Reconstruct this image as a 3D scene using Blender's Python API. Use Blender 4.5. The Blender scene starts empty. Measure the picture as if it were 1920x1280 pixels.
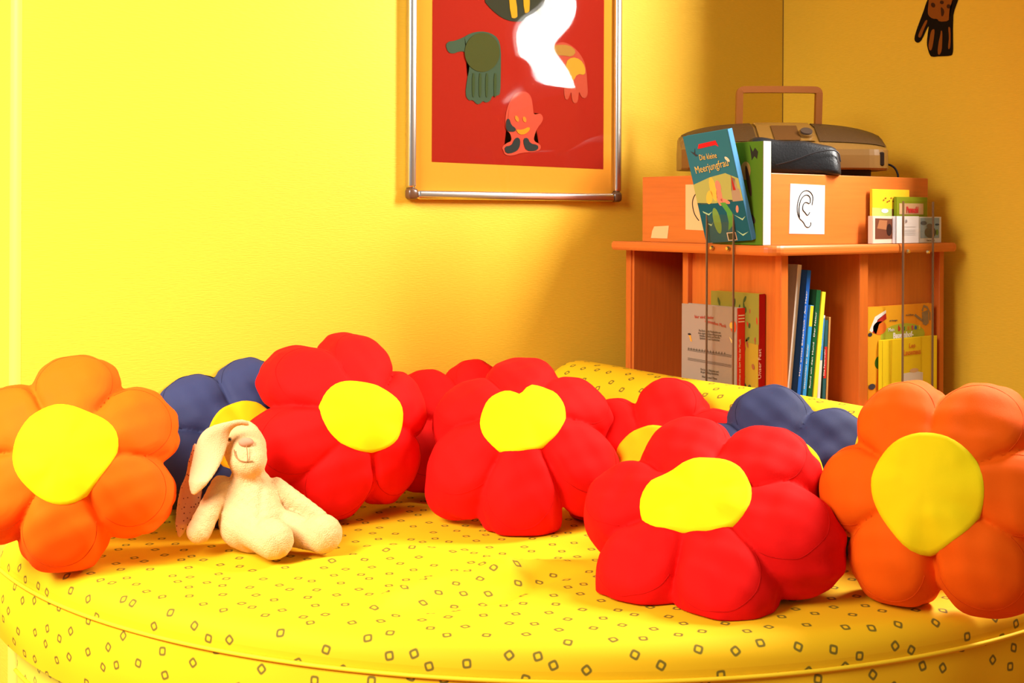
import bpy, bmesh, math, random
import numpy as np
from mathutils import Vector, Matrix
random.seed(7)
SC = bpy.context.scene
COL = SC.collection
# ------------------------------------------------------------------ camera
FPX, CX, CY = 2250.0, 960.0, 400.0            # focal length and horizon of the 1920x1280 photograph
CAM = np.array([-2.669, -2.321, 1.02])        # back wall is y=0, right wall is x=0, floor z=0
FWD = np.array([.592, .806, 0.]); FWD /= np.linalg.norm(FWD)
RGT = np.array([FWD[1], -FWD[0], 0.]); UP = np.array([0., 0., 1.])
cd = bpy.data.cameras.new('camera'); cam = bpy.data.objects.new('camera', cd); COL.objects.link(cam)
cd.sensor_width = 36; cd.lens = 36*FPX/1920; cd.shift_y = -(640-CY)/1920; cd.clip_start = .05
cam.location = CAM
ROLL = math.radians(.25)
cam.rotation_euler = (Matrix.Rotation(-math.atan2(FWD[0], FWD[1]), 3, 'Z') @ Matrix.Rotation(math.pi/2, 3, 'X') @ Matrix.Rotation(ROLL, 3, 'Z')).to_euler()
SC.camera = cam
# ------------------------------------------------------------------ light
w = bpy.data.worlds.new('world'); SC.world = w; w.use_nodes = True
w.node_tree.nodes['Background'].inputs[0].default_value = (1, .93, .82, 1)
w.node_tree.nodes['Background'].inputs[1].default_value = .2
WIN = (-.90, -1.40, 1.43, 2.40)                 # window in the right wall: y0, y1, z0, z1
def area(name, loc, target, sx, sy, power, color):
    l = bpy.data.lights.new(name, 'AREA'); l.shape = 'RECTANGLE'; l.size = sx; l.size_y = sy; l.energy = power; l.color = color
    o = bpy.data.objects.new(name, l); COL.objects.link(o); o.location = loc
    o.rotation_euler = (Vector(target)-Vector(loc)).to_track_quat('-Z', 'Y').to_euler()
    return o
area('window_daylight', (.02, (WIN[0]+WIN[1])/2, (WIN[2]+WIN[3])/2), (-1, (WIN[0]+WIN[1])/2, (WIN[2]+WIN[3])/2), WIN[0]-WIN[1]-.1, WIN[3]-WIN[2]-.1, 66, (1, .96, .9))
area('left_fill_light', (-3.75, -1.05, 2.1), (-2.6, 0, .6), 1.2, 1.2, 44, (1, .96, .9)).data.spread = math.radians(102)  # added fill out of view, placed to brighten the left end of the wall
SC.view_settings.view_transform = 'Standard'; SC.view_settings.look = 'None'
SC.view_settings.exposure = .8; SC.view_settings.gamma = 1; SC.view_settings.use_curve_mapping = False

# ------------------------------------------------------------------ helpers
def ray(x, y): return FWD + (x-CX)/FPX*RGT - (y-CY)/FPX*UP
def P3(x, y, d): return CAM + ray(x, y)*d
def onZ(x, y, z): r = ray(x, y); return CAM + r*((z-CAM[2])/r[2])
def onX(x, y, X): r = ray(x, y); return CAM + r*((X-CAM[0])/r[0])
def onY(x, y, Y): r = ray(x, y); return CAM + r*((Y-CAM[1])/r[1])
M = .42                                        # top of the mattress

def new_mat(name): 
    m = bpy.data.materials.new(name); m.use_nodes = True
    return m, m.node_tree, m.node_tree.nodes['Principled BSDF']
def plain(name, col, rough=.6, metal=0., spec=.3, bump=0., bscale=300., var=0., vscale=8., coat=0.):
    m, nt, b = new_mat(name)
    b.inputs['Base Color'].default_value = (*col, 1); b.inputs['Roughness'].default_value = rough
    b.inputs['Metallic'].default_value = metal; b.inputs['Specular IOR Level'].default_value = spec
    b.inputs['Coat Weight'].default_value = coat
    if bump or var:
        tc = nt.nodes.new('ShaderNodeTexCoord')
    if bump:
        n = nt.nodes.new('ShaderNodeTexNoise'); n.inputs['Scale'].default_value = bscale
        bp = nt.nodes.new('ShaderNodeBump'); bp.inputs['Strength'].default_value = bump; bp.inputs['Distance'].default_value = .002
        nt.links.new(tc.outputs['Object'], n.inputs['Vector']); nt.links.new(n.outputs['Fac'], bp.inputs['Height']); nt.links.new(bp.outputs[0], b.inputs['Normal'])
    if var:
        n = nt.nodes.new('ShaderNodeTexNoise'); n.inputs['Scale'].default_value = vscale; n.inputs['Detail'].default_value = 4
        mx = nt.nodes.new('ShaderNodeMix'); mx.data_type = 'RGBA'
        mx.inputs[6].default_value = (*[c*(1-var) for c in col], 1); mx.inputs[7].default_value = (*[min(1, c*(1+var)) for c in col], 1)
        nt.links.new(tc.outputs['Object'], n.inputs['Vector']); nt.links.new(n.outputs['Fac'], mx.inputs[0]); nt.links.new(mx.outputs[2], b.inputs['Base Color'])
    return m
def wall_mat(name, col):
    m, nt, b = new_mat(name); N = nt.nodes.new; L = nt.links.new
    b.inputs['Base Color'].default_value = (*col, 1); b.inputs['Roughness'].default_value = .55; b.inputs['Specular IOR Level'].default_value = .25
    tc = N('ShaderNodeTexCoord'); mp = N('ShaderNodeMapping'); mp.inputs['Scale'].default_value = (60, 60, 420)
    n = N('ShaderNodeTexNoise'); n.inputs['Scale'].default_value = 1; n.inputs['Detail'].default_value = 2
    bp = N('ShaderNodeBump'); bp.inputs['Strength'].default_value = .22; bp.inputs['Distance'].default_value = .0025
    L(tc.outputs['Object'], mp.inputs[0]); L(mp.outputs[0], n.inputs[0]); L(n.outputs['Fac'], bp.inputs['Height']); L(bp.outputs[0], b.inputs['Normal'])
    mx = N('ShaderNodeMix'); mx.data_type = 'RGBA'; mx.inputs[6].default_value = (*[c*.93 for c in col], 1); mx.inputs[7].default_value = (*[min(1, c*1.05) for c in col], 1)
    L(n.outputs['Fac'], mx.inputs[0]); L(mx.outputs[2], b.inputs['Base Color'])
    return m
def wood_mat(name, col, axis='Z'):
    m, nt, b = new_mat(name); N = nt.nodes.new; L = nt.links.new
    b.inputs['Roughness'].default_value = .38; b.inputs['Specular IOR Level'].default_value = .4
    tc = N('ShaderNodeTexCoord'); mp = N('ShaderNodeMapping')
    mp.inputs['Scale'].default_value = (90, 90, 5) if axis == 'Z' else (5, 5, 90)
    n = N('ShaderNodeTexNoise'); n.inputs['Scale'].default_value = 1.5; n.inputs['Detail'].default_value = 5
    mx = N('ShaderNodeMix'); mx.data_type = 'RGBA'; mx.inputs[6].default_value = (*[c*.8 for c in col], 1); mx.inputs[7].default_value = (*[min(1, c*1.15) for c in col], 1)
    L(tc.outputs['Object'], mp.inputs[0]); L(mp.outputs[0], n.inputs[0]); L(n.outputs['Fac'], mx.inputs[0]); L(mx.outputs[2], b.inputs['Base Color'])
    return m
def print_mat(name, col, mark, cell=.045):
    """yellow cover cloth printed with small scattered diamond rings, laid out in the UV map (metres)"""
    m, nt, b = new_mat(name); N = nt.nodes.new; L = nt.links.new
    b.inputs['Roughness'].default_value = .75; b.inputs['Specular IOR Level'].default_value = .2
    def math_(op, a, c=None, clamp=False):
        n = N('ShaderNodeMath'); n.operation = op; n.use_clamp = clamp
        for i, v in enumerate((a, c)):
            if v is None: continue
            if isinstance(v, (int, float)): n.inputs[i].default_value = v
            else: L(v, n.inputs[i])
        return n.outputs[0]
    uv = N('ShaderNodeUVMap'); sp = N('ShaderNodeSeparateXYZ'); L(uv.outputs[0], sp.inputs[0])
    gx = math_('DIVIDE', sp.outputs[0], cell); gy0 = math_('DIVIDE', sp.outputs[1], cell)
    ix = math_('FLOOR', gx); gy = math_('ADD', gy0, math_('MULTIPLY', math_('MODULO', math_('ABSOLUTE', ix), 2.), .5)); iy = math_('FLOOR', gy)
    cb = N('ShaderNodeCombineXYZ'); L(ix, cb.inputs[0]); L(iy, cb.inputs[1])
    wn = N('ShaderNodeTexWhiteNoise'); wn.noise_dimensions = '3D'; L(cb.outputs[0], wn.inputs[0])
    rs = N('ShaderNodeSeparateColor'); L(wn.outputs['Color'], rs.inputs[0])
    fx = math_('SUBTRACT', math_('SUBTRACT', gx, ix), math_('ADD', math_('MULTIPLY', rs.outputs[0], .56), .22))
    fy = math_('SUBTRACT', math_('SUBTRACT', gy, iy), math_('ADD', math_('MULTIPLY', rs.outputs[1], .56), .22))
    an = math_('MULTIPLY', rs.outputs[2], 1.57); c = math_('COSINE', an); s = math_('SINE', an)
    rx = math_('ABSOLUTE', math_('ADD', math_('MULTIPLY', fx, c), math_('MULTIPLY', fy, s)))
    ry = math_('ABSOLUTE', math_('SUBTRACT', math_('MULTIPLY', fy, c), math_('MULTIPLY', fx, s)))
    d = math_('POWER', math_('ADD', math_('POWER', rx, 3.6), math_('POWER', ry, 3.6)), 1/3.6)
    ring = math_('SUBTRACT', 1., math_('MULTIPLY', math_('ABSOLUTE', math_('SUBTRACT', d, .112)), 18.), True)
    ring = math_('MULTIPLY', ring, 1.6, True)
    mx = N('ShaderNodeMix'); mx.data_type = 'RGBA'; mx.inputs[6].default_value = (*col, 1); mx.inputs[7].default_value = (*mark, 1)
    L(ring, mx.inputs[0]); L(mx.outputs[2], b.inputs['Base Color'])
    n = N('ShaderNodeTexNoise'); n.inputs['Scale'].default_value = 900; bp = N('ShaderNodeBump'); bp.inputs['Strength'].default_value = .12; bp.inputs['Distance'].default_value = .001
    L(uv.outputs[0], n.inputs[0]); L(n.outputs['Fac'], bp.inputs['Height']); L(bp.outputs[0], b.inputs['Normal'])
    return m
def dots_mat(name, col, dot):
    m, nt, b = new_mat(name); N = nt.nodes.new; L = nt.links.new
    b.inputs['Roughness'].default_value = .9
    tc = N('ShaderNodeTexCoord'); v = N('ShaderNodeTexVoronoi'); v.inputs['Scale'].default_value = 150
    lt = N('ShaderNodeMath'); lt.operation = 'LESS_THAN'; lt.inputs[1].default_value = .2
    mx = N('ShaderNodeMix'); mx.data_type = 'RGBA'; mx.inputs[6].default_value = (*col, 1); mx.inputs[7].default_value = (*dot, 1)
    L(tc.outputs['Object'], v.inputs['Vector']); L(v.outputs['Distance'], lt.inputs[0]); L(lt.outputs[0], mx.inputs[0]); L(mx.outputs[2], b.inputs['Base Color'])
    return m
def clear_mat(name, tint=(.95, .93, .9), gloss=.012, rough=.03, wavy=False):
    m, nt, b = new_mat(name); N = nt.nodes.new; L = nt.links.new
    tr = N('ShaderNodeBsdfTransparent'); tr.inputs[0].default_value = (*tint, 1)
    gl = N('ShaderNodeBsdfGlossy'); gl.inputs['Roughness'].default_value = rough
    fr = N('ShaderNodeLayerWeight'); fr.inputs[0].default_value = .12
    mx = N('ShaderNodeMixShader'); ad = N('ShaderNodeMath'); ad.operation = 'ADD'; ad.inputs[1].default_value = gloss; ad.use_clamp = True
    fm = N('ShaderNodeMath'); fm.operation = 'MULTIPLY'; fm.inputs[1].default_value = .12; L(fr.outputs['Facing'], fm.inputs[0])
    L(fm.outputs[0], ad.inputs[0]); L(ad.outputs[0], mx.inputs[0]); L(tr.outputs[0], mx.inputs[1]); L(gl.outputs[0], mx.inputs[2])
    L(mx.outputs[0], nt.nodes['Material Output'].inputs['Surface']); nt.nodes.remove(b)
    return m

MT = {}
MT['wall'] = wall_mat('yellow ribbed wallpaper', (.80, .475, .030))
MT['print'] = print_mat('yellow printed cover cloth', (.80, .455, .005), (.17, .12, .010))
MT['print_pale'] = print_mat('pale green printed cover cloth', (.62, .52, .04), (.25, .2, .03))
MT['piping'] = plain('yellow piping', (.85, .55, .01), .7)
MT['red'] = plain('red cotton', (.70, .004, .0025), .8, spec=.12, bump=.12, bscale=900, var=.06, vscale=14)
MT['red_seam'] = plain('red seam', (.5, .004, .002), .85, spec=.1)
MT['orange'] = plain('orange cotton', (.85, .105, .001), .8, spec=.12, bump=.12, bscale=900, var=.06, vscale=14)
MT['orange_seam'] = plain('orange seam', (.68, .065, .001), .85, spec=.1)
MT['blue'] = plain('navy cotton', (.022, .028, .085), .75, spec=.3, bump=.12, bscale=900, var=.08, vscale=14)
MT['blue_seam'] = plain('navy seam', (.01, .013, .04), .85)
MT['yellow'] = plain('yellow cotton', (.85, .62, .002), .8, spec=.12, bump=.12, bscale=900)
MT['gold'] = plain('golden cotton', (.85, .40, .003), .8, spec=.12, bump=.12, bscale=900)
MT['plush'] = plain('cream plush', (.66, .41, .18), .95, spec=.1, bump=1., bscale=420, var=.07, vscale=60)
MT['plush_ear'] = plain('cream ear plush', (.67, .41, .19), .95, spec=.1, bump=.7, bscale=600)
MT['spotted'] = dots_mat('spotted ear lining', (.70, .36, .16), (.16, .04, .03))
MT['nose'] = plain('pinkish nose', (.46, .22, .12), .9)
MT['thread'] = plain('brown thread', (.32, .15, .05), .9)
MT['beech'] = wood_mat('beech veneer upright', (.60, .135, .016))
MT['beech_h'] = wood_mat('beech veneer level', (.62, .155, .022), 'X')
MT['alu'] = plain('brushed aluminium', (.75, .72, .68), .25, metal=1.)
MT['cap'] = plain('smoky corner cap', (.12, .05, .02), .25, spec=.6)
MT['mat_orange'] = plain('orange yellow card', (.66, .25, .02), .8, spec=.06)
MT['poster_red'] = plain('red poster card', (.27, .011, .003), .8, spec=.06)
MT['acrylic'] = clear_mat('clear acrylic')
MT['acrylic_edge'] = plain('smoky acrylic edge', (.16, .09, .05), .2, spec=.6)
MT['screw'] = plain('brass screw', (.75, .55, .28), .25, metal=1.)
MT['white_paper'] = plain('white paper', (.82, .80, .76), .8, spec=.08)
MT['cream_paper'] = plain('cream paper', (.80, .50, .2), .7)
MT['pages'] = plain('page block', (.75, .62, .45), .8)
MT['black'] = plain('black ink', (.008, .007, .006), .6)
MT['blackbag'] = plain('black nylon', (.008, .008, .01), .45, spec=.4, bump=.3, bscale=250)
MT['floor'] = plain('reddish brown floor', (.35, .08, .02), .4)
MT['corner_trim'] = plain('pale yellow corner edge', (.84, .56, .07), .5)
_cc = {}
def colmat(c, rough=.75):
    k = (tuple(round(v, 3) for v in c), rough)
    if k not in _cc: _cc[k] = plain('print colour', c, rough, spec=.06 if rough > .5 else .3)
    return _cc[k]

def tag(o, label=None, cat=None, group=None, kind=None):
    if label: o['label'] = label
    if cat: o['category'] = cat
    if group: o['group'] = group
    if kind: o['kind'] = kind
    return o
def empty(name, loc, label, cat, group=None):
    o = bpy.data.objects.new(name, None); COL.objects.link(o); o.location = loc; o.empty_display_size = .05
    return tag(o, label, cat, group)
def mesh_obj(name, verts, faces, mat, parent=None, smooth=False):
    me = bpy.data.meshes.new(name); me.from_pydata([tuple(map(float, v)) for v in verts], [], [tuple(map(int, f)) for f in faces])
    me.update()
    if smooth: me.polygons.foreach_set('use_smooth', [True]*len(me.polygons))
    me.materials.append(mat)
    o = bpy.data.objects.new(name, me); COL.objects.link(o)
    if parent: o.parent = parent
    return o
def bm_obj(name, bm, mat, parent=None, smooth=False, normals=True):
    if normals: bmesh.ops.recalc_face_normals(bm, faces=bm.faces[:])
    me = bpy.data.meshes.new(name); bm.to_mesh(me); bm.free()
    if smooth: me.polygons.foreach_set('use_smooth', [True]*len(me.polygons))
    me.materials.append(mat)
    o = bpy.data.objects.new(name, me); COL.objects.link(o)
    if parent: o.parent = parent
    return o
def bm_box(bm, lo, hi, bevel=0., seg=2, mtx=None):
    r = bmesh.ops.create_cube(bm, size=1)
    vs = r['verts']
    for v in vs:
        v.co = Vector([(lo[i]+hi[i])/2 + v.co[i]*(hi[i]-lo[i]) for i in range(3)])
    if bevel:
        es = list({e for v in vs for e in v.link_edges})
        rb = bmesh.ops.bevel(bm, geom=es, offset=bevel, segments=seg, affect='EDGES', profile=.5)
        vs = list({v for f in rb['faces'] for v in f.verts} | {v for v in vs if v.is_valid})
    if mtx is not None:
        for v in vs: v.co = mtx @ v.co
    return vs
def box(name, lo, hi, mat, parent=None, bevel=0., seg=2, mtx=None, smooth=False):
    off = Vector(parent.location) if (parent and not parent.get('baked')) else Vector((0, 0, 0))
    bm = bmesh.new(); bm_box(bm, lo, hi, bevel, seg, mtx)
    if parent and mtx is None:
        for v in bm.verts: v.co -= off
    return bm_obj(name, bm, mat, parent, smooth)
def plate(name, pts, normal, thick, mat, parent=None, off=None):
    """a flat cut-out: outline (3-D points on a plane) with a thickness along normal"""
    n = np.array(normal, float); k = len(pts); off = np.zeros(3) if off is None else np.array(off)
    pts = [np.array(p)-off for p in pts]
    bm = bmesh.new(); a = [bm.verts.new(p) for p in pts]; b = [bm.verts.new(p+n*thick) for p in pts]
    f1 = bm.faces.new(a); f2 = bm.faces.new(b)
    for i in range(k): bm.faces.new((a[i], a[(i+1) % k], b[(i+1) % k], b[i]))
    bmesh.ops.triangulate(bm, faces=[f1, f2])
    return bm_obj(name, bm, mat, parent)
def tube_geom(pts, r, seg=8, cap=True):
    pts = [np.array(p, float) for p in pts]; n = len(pts); V = []; Fc = []
    rs = r if hasattr(r, '__len__') else [r]*n
    prev = None
    for i, p in enumerate(pts):
        t = pts[min(i+1, n-1)]-pts[max(i-1, 0)]; t /= np.linalg.norm(t)+1e-12
        if prev is None:
            a = np.cross(t, [0, 0, 1.]); 
            if np.linalg.norm(a) < .1: a = np.cross(t, [1., 0, 0])
        else: a = prev - t*np.dot(prev, t)
        a /= np.linalg.norm(a)+1e-12; prev = a; b = np.cross(t, a)
        for j in range(seg):
            q = 2*math.pi*j/seg; V.append(p+rs[i]*(a*math.cos(q)+b*math.sin(q)))
    for i in range(n-1):
        for j in range(seg):
            Fc.append((i*seg+j, i*seg+(j+1) % seg, (i+1)*seg+(j+1) % seg, (i+1)*seg+j))
    if cap: Fc += [tuple(range(seg))[::-1], tuple((n-1)*seg+j for j in range(seg))]
    return V, Fc
def tube(name, pts, r, mat, parent=None, seg=8, off=None):
    V, Fc = tube_geom(pts, r, seg); off = np.zeros(3) if off is None else np.array(off)
    return mesh_obj(name, [v-off for v in V], Fc, mat, parent, True)
def smooth_poly(pts, it=2):
    P = [np.array(p, float) for p in pts]
    for _ in range(it):
        Q = []
        for i in range(len(P)):
            a, b = P[i], P[(i+1) % len(P)]; Q += [a*.75+b*.25, a*.25+b*.75]
        P = Q
    return P
def smooth_line(pts, it=2):
    P = [np.array(p, float) for p in pts]
    for _ in range(it):
        Q = [P[0]]
        for i in range(len(P)-1):
            a, b = P[i], P[i+1]; Q += [a*.75+b*.25, a*.25+b*.75]
        P = Q+[P[-1]]
    return P
def ellipse(cx, cy, rx, ry, n=20, rot=0.):
    return [(cx+rx*math.cos(t)*math.cos(rot)-ry*math.sin(t)*math.sin(rot), cy+rx*math.cos(t)*math.sin(rot)+ry*math.sin(t)*math.cos(rot)) for t in np.linspace(0, 2*math.pi, n, endpoint=False)]

def surface_nets(F, org, h):
    S = F < 0; nx, ny, nz = F.shape
    c = [(i, j, k) for i in (0, 1) for j in (0, 1) for k in (0, 1)]
    sl = lambda A, o: A[o[0]:nx-1+o[0], o[1]:ny-1+o[1], o[2]:nz-1+o[2]]
    cnt = sum(sl(S, o).astype(np.int8) for o in c); act = (cnt > 0) & (cnt < 8)
    idx = np.full(act.shape, -1); idx[act] = np.arange(act.sum()); I = np.argwhere(act)
    acc = np.zeros((len(I), 3)); num = np.zeros(len(I))
    for a in range(8):
        for b in range(a+1, 8):
            oa, ob = np.array(c[a]), np.array(c[b])
            if np.abs(oa-ob).sum() != 1: continue
            fa = F[tuple((I+oa).T)]; fb = F[tuple((I+ob).T)]; m = (fa < 0) != (fb < 0)
            t = np.where(m, fa/np.where(m, fa-fb, 1), 0)
            acc += np.where(m[:, None], oa+(ob-oa)*t[:, None], 0); num += m
    V = org + (I + acc/num[:, None])*h
    Q = []
    for ax in range(3):
        a1, a2 = [(1, 2), (2, 0), (0, 1)][ax]
        A = np.moveaxis(S, (ax, a1, a2), (0, 1, 2)); X = np.moveaxis(idx, (ax, a1, a2), (0, 1, 2))
        e0, e1 = A[:-1, 1:-1, 1:-1], A[1:, 1:-1, 1:-1]
        for flip, m in ((False, e0 & ~e1), (True, ~e0 & e1)):
            p = np.argwhere(m)
            if not len(p): continue
            i, j, k = p[:, 0], p[:, 1]+1, p[:, 2]+1
            q = np.stack([X[i, j-1, k-1], X[i, j, k-1], X[i, j, k], X[i, j-1, k]], 1)
            Q.append(q[:, ::-1] if flip else q)
    return V, np.concatenate(Q)
def smin(a, b, k): 
    h = np.clip(.5+.5*(b-a)/k, 0, 1); return b+(a-b)*h-k*h*(1-h)
def smax(a, b, k): return -smin(-a, -b, k)
def grid(lo, hi, h):
    ax = [np.arange(l, u+h, h) for l, u in zip(lo, hi)]
    return np.meshgrid(*ax, indexing='ij'), np.array(lo)
def text_mesh(name, body, size, mtx, mat, parent, align='CENTER', bold=0., width=None):
    cu = bpy.data.curves.new(name, 'FONT'); cu.body = body; cu.size = size; cu.align_x = align; cu.extrude = .0002; cu.offset = bold; cu.resolution_u = 2
    t = bpy.data.objects.new(name, cu); COL.objects.link(t)
    me = bpy.data.meshes.new_from_object(t.evaluated_get(bpy.context.evaluated_depsgraph_get()))
    bpy.data.objects.remove(t); bpy.data.curves.remove(cu)
    if width:
        xs = [v.co.x for v in me.vertices]; wd = max(xs)-min(xs)
        if wd > 1e-6:
            for v in me.vertices: v.co.x *= width/wd
    me.name = name; me.materials.clear(); me.materials.append(mat); me.transform(mtx)
    o = bpy.data.objects.new(name, me); COL.objects.link(o); o.parent = parent
    return o

# ------------------------------------------------------------------ the room
XC = -2.104                                     # where the back wall ends in an outer corner
def struct(o): o['kind'] = 'structure'; return o
struct(box('floor', (-6, -5, -.05), (.12, 1.6, 0), MT['floor']))
struct(box('wall_back', (XC+.014, 0, 0), (.12, .12, 2.7), MT['wall']))
struct(box('wall_left', (XC, .014, 0), (XC+.12, 1.6, 2.7), MT['wall']))
bm = bmesh.new()
for z0, z1, y0, y1 in ((0, WIN[2], -5, 0), (WIN[3], 2.7, -5, 0), (WIN[2], WIN[3], WIN[0], 0), (WIN[2], WIN[3], -5, WIN[1])):
    bm_box(bm, (0, y0, z0), (.12, y1, z1))
struct(bm_obj('wall_right', bm, MT['wall']))
# rounded outer corner edge
V, Fc = [], []
for k, t in enumerate(np.linspace(-.15, math.pi/2+.15, 9)):
    x, y = XC+.014-.0145*math.sin(t), .014-.0145*math.cos(t)
    V += [(x, y, 0), (x, y, 2.7)]
for k in range(8): Fc.append((2*k, 2*k+2, 2*k+3, 2*k+1))
struct(mesh_obj('trim_1', V, Fc, MT['corner_trim'], None, True))
# dark crack line where the two wallpapers meet
struct(box('trim_2', (-.0016, -.0016, 0), (0, 0, 2.7), plain('brown joint', (.16, .07, .01), .8)))
wf = box('window_1', (.0, WIN[1], WIN[2]), (.06, WIN[1]+.05, WIN[3]), MT['white_paper']); struct(wf)
for nm, lo, hi in (('window_frame', (.0, WIN[0]-.05, WIN[2]), (.06, WIN[0], WIN[3])), ('window_frame', (0, WIN[1], WIN[2]), (.06, WIN[0], WIN[2]+.05)), ('window_frame', (0, WIN[1], WIN[3]-.05), (.06, WIN[0], WIN[3]))):
    box(nm, lo, hi, MT['white_paper'], wf)

bm = bmesh.new(); lm = bpy.data.objects['left_fill_light']; lmx = Matrix.Translation(lm.location) @ lm.rotation_euler.to_matrix().to_4x4()
for lo_, hi_ in (((-.68, -.68, -.03), (-.61, .68, .03)), ((.61, -.68, -.03), (.68, .68, .03)), ((-.61, -.68, -.03), (.61, -.61, .03)), ((-.61, .61, -.03), (.61, .68, .03))): bm_box(bm, lo_, hi_, 0, 2, lmx)
struct(bm_obj('left_light_frame', bm, MT['white_paper']))  # unseen frame made up around the left fill light
V, Fc = [], []                                   # unseen pleated sheet added to keep window light off the corner
for k in range(25):
    t = k/24; V += [(-.004-.096*t, WIN[0]+.042+.014*math.sin(k*1.7), WIN[2]-.25), (-.004-.096*t, WIN[0]+.042+.014*math.sin(k*1.7), WIN[3]+.1)]
for k in range(24): Fc.append((2*k, 2*k+2, 2*k+3, 2*k+1))
mesh_obj('light_blocker', np.array(V)-np.array(wf.location), Fc, MT['cream_paper'], wf, True)

# ------------------------------------------------------------------ mattress, base and bolster
CM = np.array([-.85, -.012]); RM = 1.275; XE = -.69
def folds(x, y):
    z = np.zeros_like(x)
    def ridge(p, q, amp, wd):
        p = onZ(*p, M)[:2]; q = onZ(*q, M)[:2]; d = q-p; L = np.linalg.norm(d); d /= L
        u = (x-p[0])*d[0]+(y-p[1])*d[1]; v = (x-p[0])*-d[1]+(y-p[1])*d[0]
        t = np.clip(u/L, 0, 1); env = np.sin(np.pi*np.clip((u/L+.15)/1.3, 0, 1))**1.2
        return 1.7*amp*env*np.exp(-((v-.02*np.sin(u*9))/wd)**2)
    for p, q, a, wd in (((640, 1180), (860, 1085), .010, .022), ((860, 1085), (1080, 1060), .009, .02), ((900, 1130), (1090, 1075), -.006, .02), ((740, 1150), (1000, 1110), -.007, .03),
                        ((690, 1030), (860, 1045), .005, .02), ((900, 1040), (960, 1095), .006, .02), ((560, 1060), (690, 1050), .004, .015)):
        z += ridge(p, q, a, wd)
    return z + .0012*np.sin(x*17+y*9)*np.sin(y*13-x*5)
def slab(name, R, ztop, zseam, zbot, rnd, mat, root, z_folds=True, bulge=.012):
    """quarter-round upholstered slab with a straight strip to x=XE; UVs run over the edge in metres"""
    nth = 150; th = np.linspace(math.pi, 1.5*math.pi, nth)
    ring = [(CM[0]+R*math.cos(t), CM[1]+R*math.sin(t), math.cos(t), math.sin(t)) for t in th]
    ns = 10
    for s in np.linspace(0, 1, ns)[1:]: ring.append((CM[0]+s*(XE-CM[0]), CM[1]-R, 0, -1))
    n = len(ring); prof = []
    for f in np.linspace(.02, 1, 90): prof.append((f, 0., 0.))
    V, UV = [], []
    o = np.array(root.location)
    rr = rnd
    edge = [(rr*(1-math.cos(a)), rr*math.sin(a), rr*a) for a in np.linspace(0, math.pi/2, 8)]   # drop, out, arc
    rows = 0
    for f in np.linspace(.0, 1, 90):
        for x, y, cx, cy in ring:
            bx = CM[0] if x < CM[0] else x; ex, ey = x-cx*rr, y-cy*rr
            px, py = bx+(ex-bx)*f, CM[1]+(ey-CM[1])*f
            V.append([px, py, ztop]); UV.append((px, py))
        rows += 1
    for drop, out, arc in edge[1:]:
        for x, y, cx, cy in ring:
            V.append([x-cx*rr+cx*out, y-cy*rr+cy*out, ztop-drop]); UV.append((x-cx*rr+cx*arc, y-cy*rr+cy*arc))
        rows += 1
    V = np.array(V); 
    if z_folds:
        m = np.clip((R-.03-np.hypot(V[:, 0]-CM[0], V[:, 1]-CM[1]))/.12, 0, 1)
        V[:, 2] += folds(V[:, 0], V[:, 1])*np.where(V[:, 2] > ztop-1e-6, m, 0)
    Fc = [(r*n+i, r*n+i+1, (r+1)*n+i+1, (r+1)*n+i) for r in range(rows-1) for i in range(n-1)]
    def build(nm, V, UV, Fc):
        ob = mesh_obj(nm, V-o, Fc, mat, root, True); ul = ob.data.uv_layers.new(name='UVMap')
        li = np.zeros(len(ob.data.loops), np.int32); ob.data.loops.foreach_get('vertex_index', li)
        ul.data.foreach_set('uv', np.array(UV)[li].ravel()); return ob
    zs = ztop-rr
    V2, UV2, k = [], [], 0
    # rest of the top panel down to the seam, then the side panel
    build('top_panel', V, UV, Fc)
    arc = [0.]
    for i in range(1, n): arc.append(arc[-1]+math.hypot(ring[i][0]-ring[i-1][0], ring[i][1]-ring[i-1][1]))
    for za, zb, nm in ((zs, zseam, 'edge_band'), (zseam, zbot, 'side_panel')):
        if za-zb < .002: continue
        VV, UU = [], []
        for r in range(7):
            f = r/6; z = za+(zb-za)*f
            for i, (x, y, cx, cy) in enumerate(ring):
                b = bulge*math.sin(math.pi*f) if nm == 'side_panel' else 0.
                if nm == 'side_panel': b += (.004*math.sin(arc[i]*23)*math.sin(arc[i]*7+1)-.004)*math.sin(math.pi*f)
                VV.append((x+cx*b, y+cy*b, z)); UU.append((x+cx*(za-z+rr*.57) if nm == 'edge_band' else arc[i]+3.3, y+cy*(za-z+rr*.57) if nm == 'edge_band' else z))
        build(nm, np.array(VV), UU, [(r*n+i, r*n+i+1, (r+1)*n+i+1, (r+1)*n+i) for r in range(6) for i in range(n-1)])
    pts = [(x+cx*.0030, y+cy*.0030, zseam) for x, y, cx, cy in ring]
    tube('piping', [np.array(p)-o for p in pts], .0034, MT['piping'], root, 6)
mt = empty('mattress', (-1.5, -.6, .20), 'yellow quarter-round mattress with printed diamond rings filling the corner', 'mattress')
slab('mattress', RM, M, M-.048, .245, .035, MT['print'], mt)
mb = empty('lower_mattress', (-1.5, -.6, 0), 'paler printed lower mattress under the yellow quarter-round mattress', 'mattress')
RB = RM-.03
slab('mattress_base', RB, .243, .18, .0, .03, MT['print_pale'], mb, False, .0)

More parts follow.
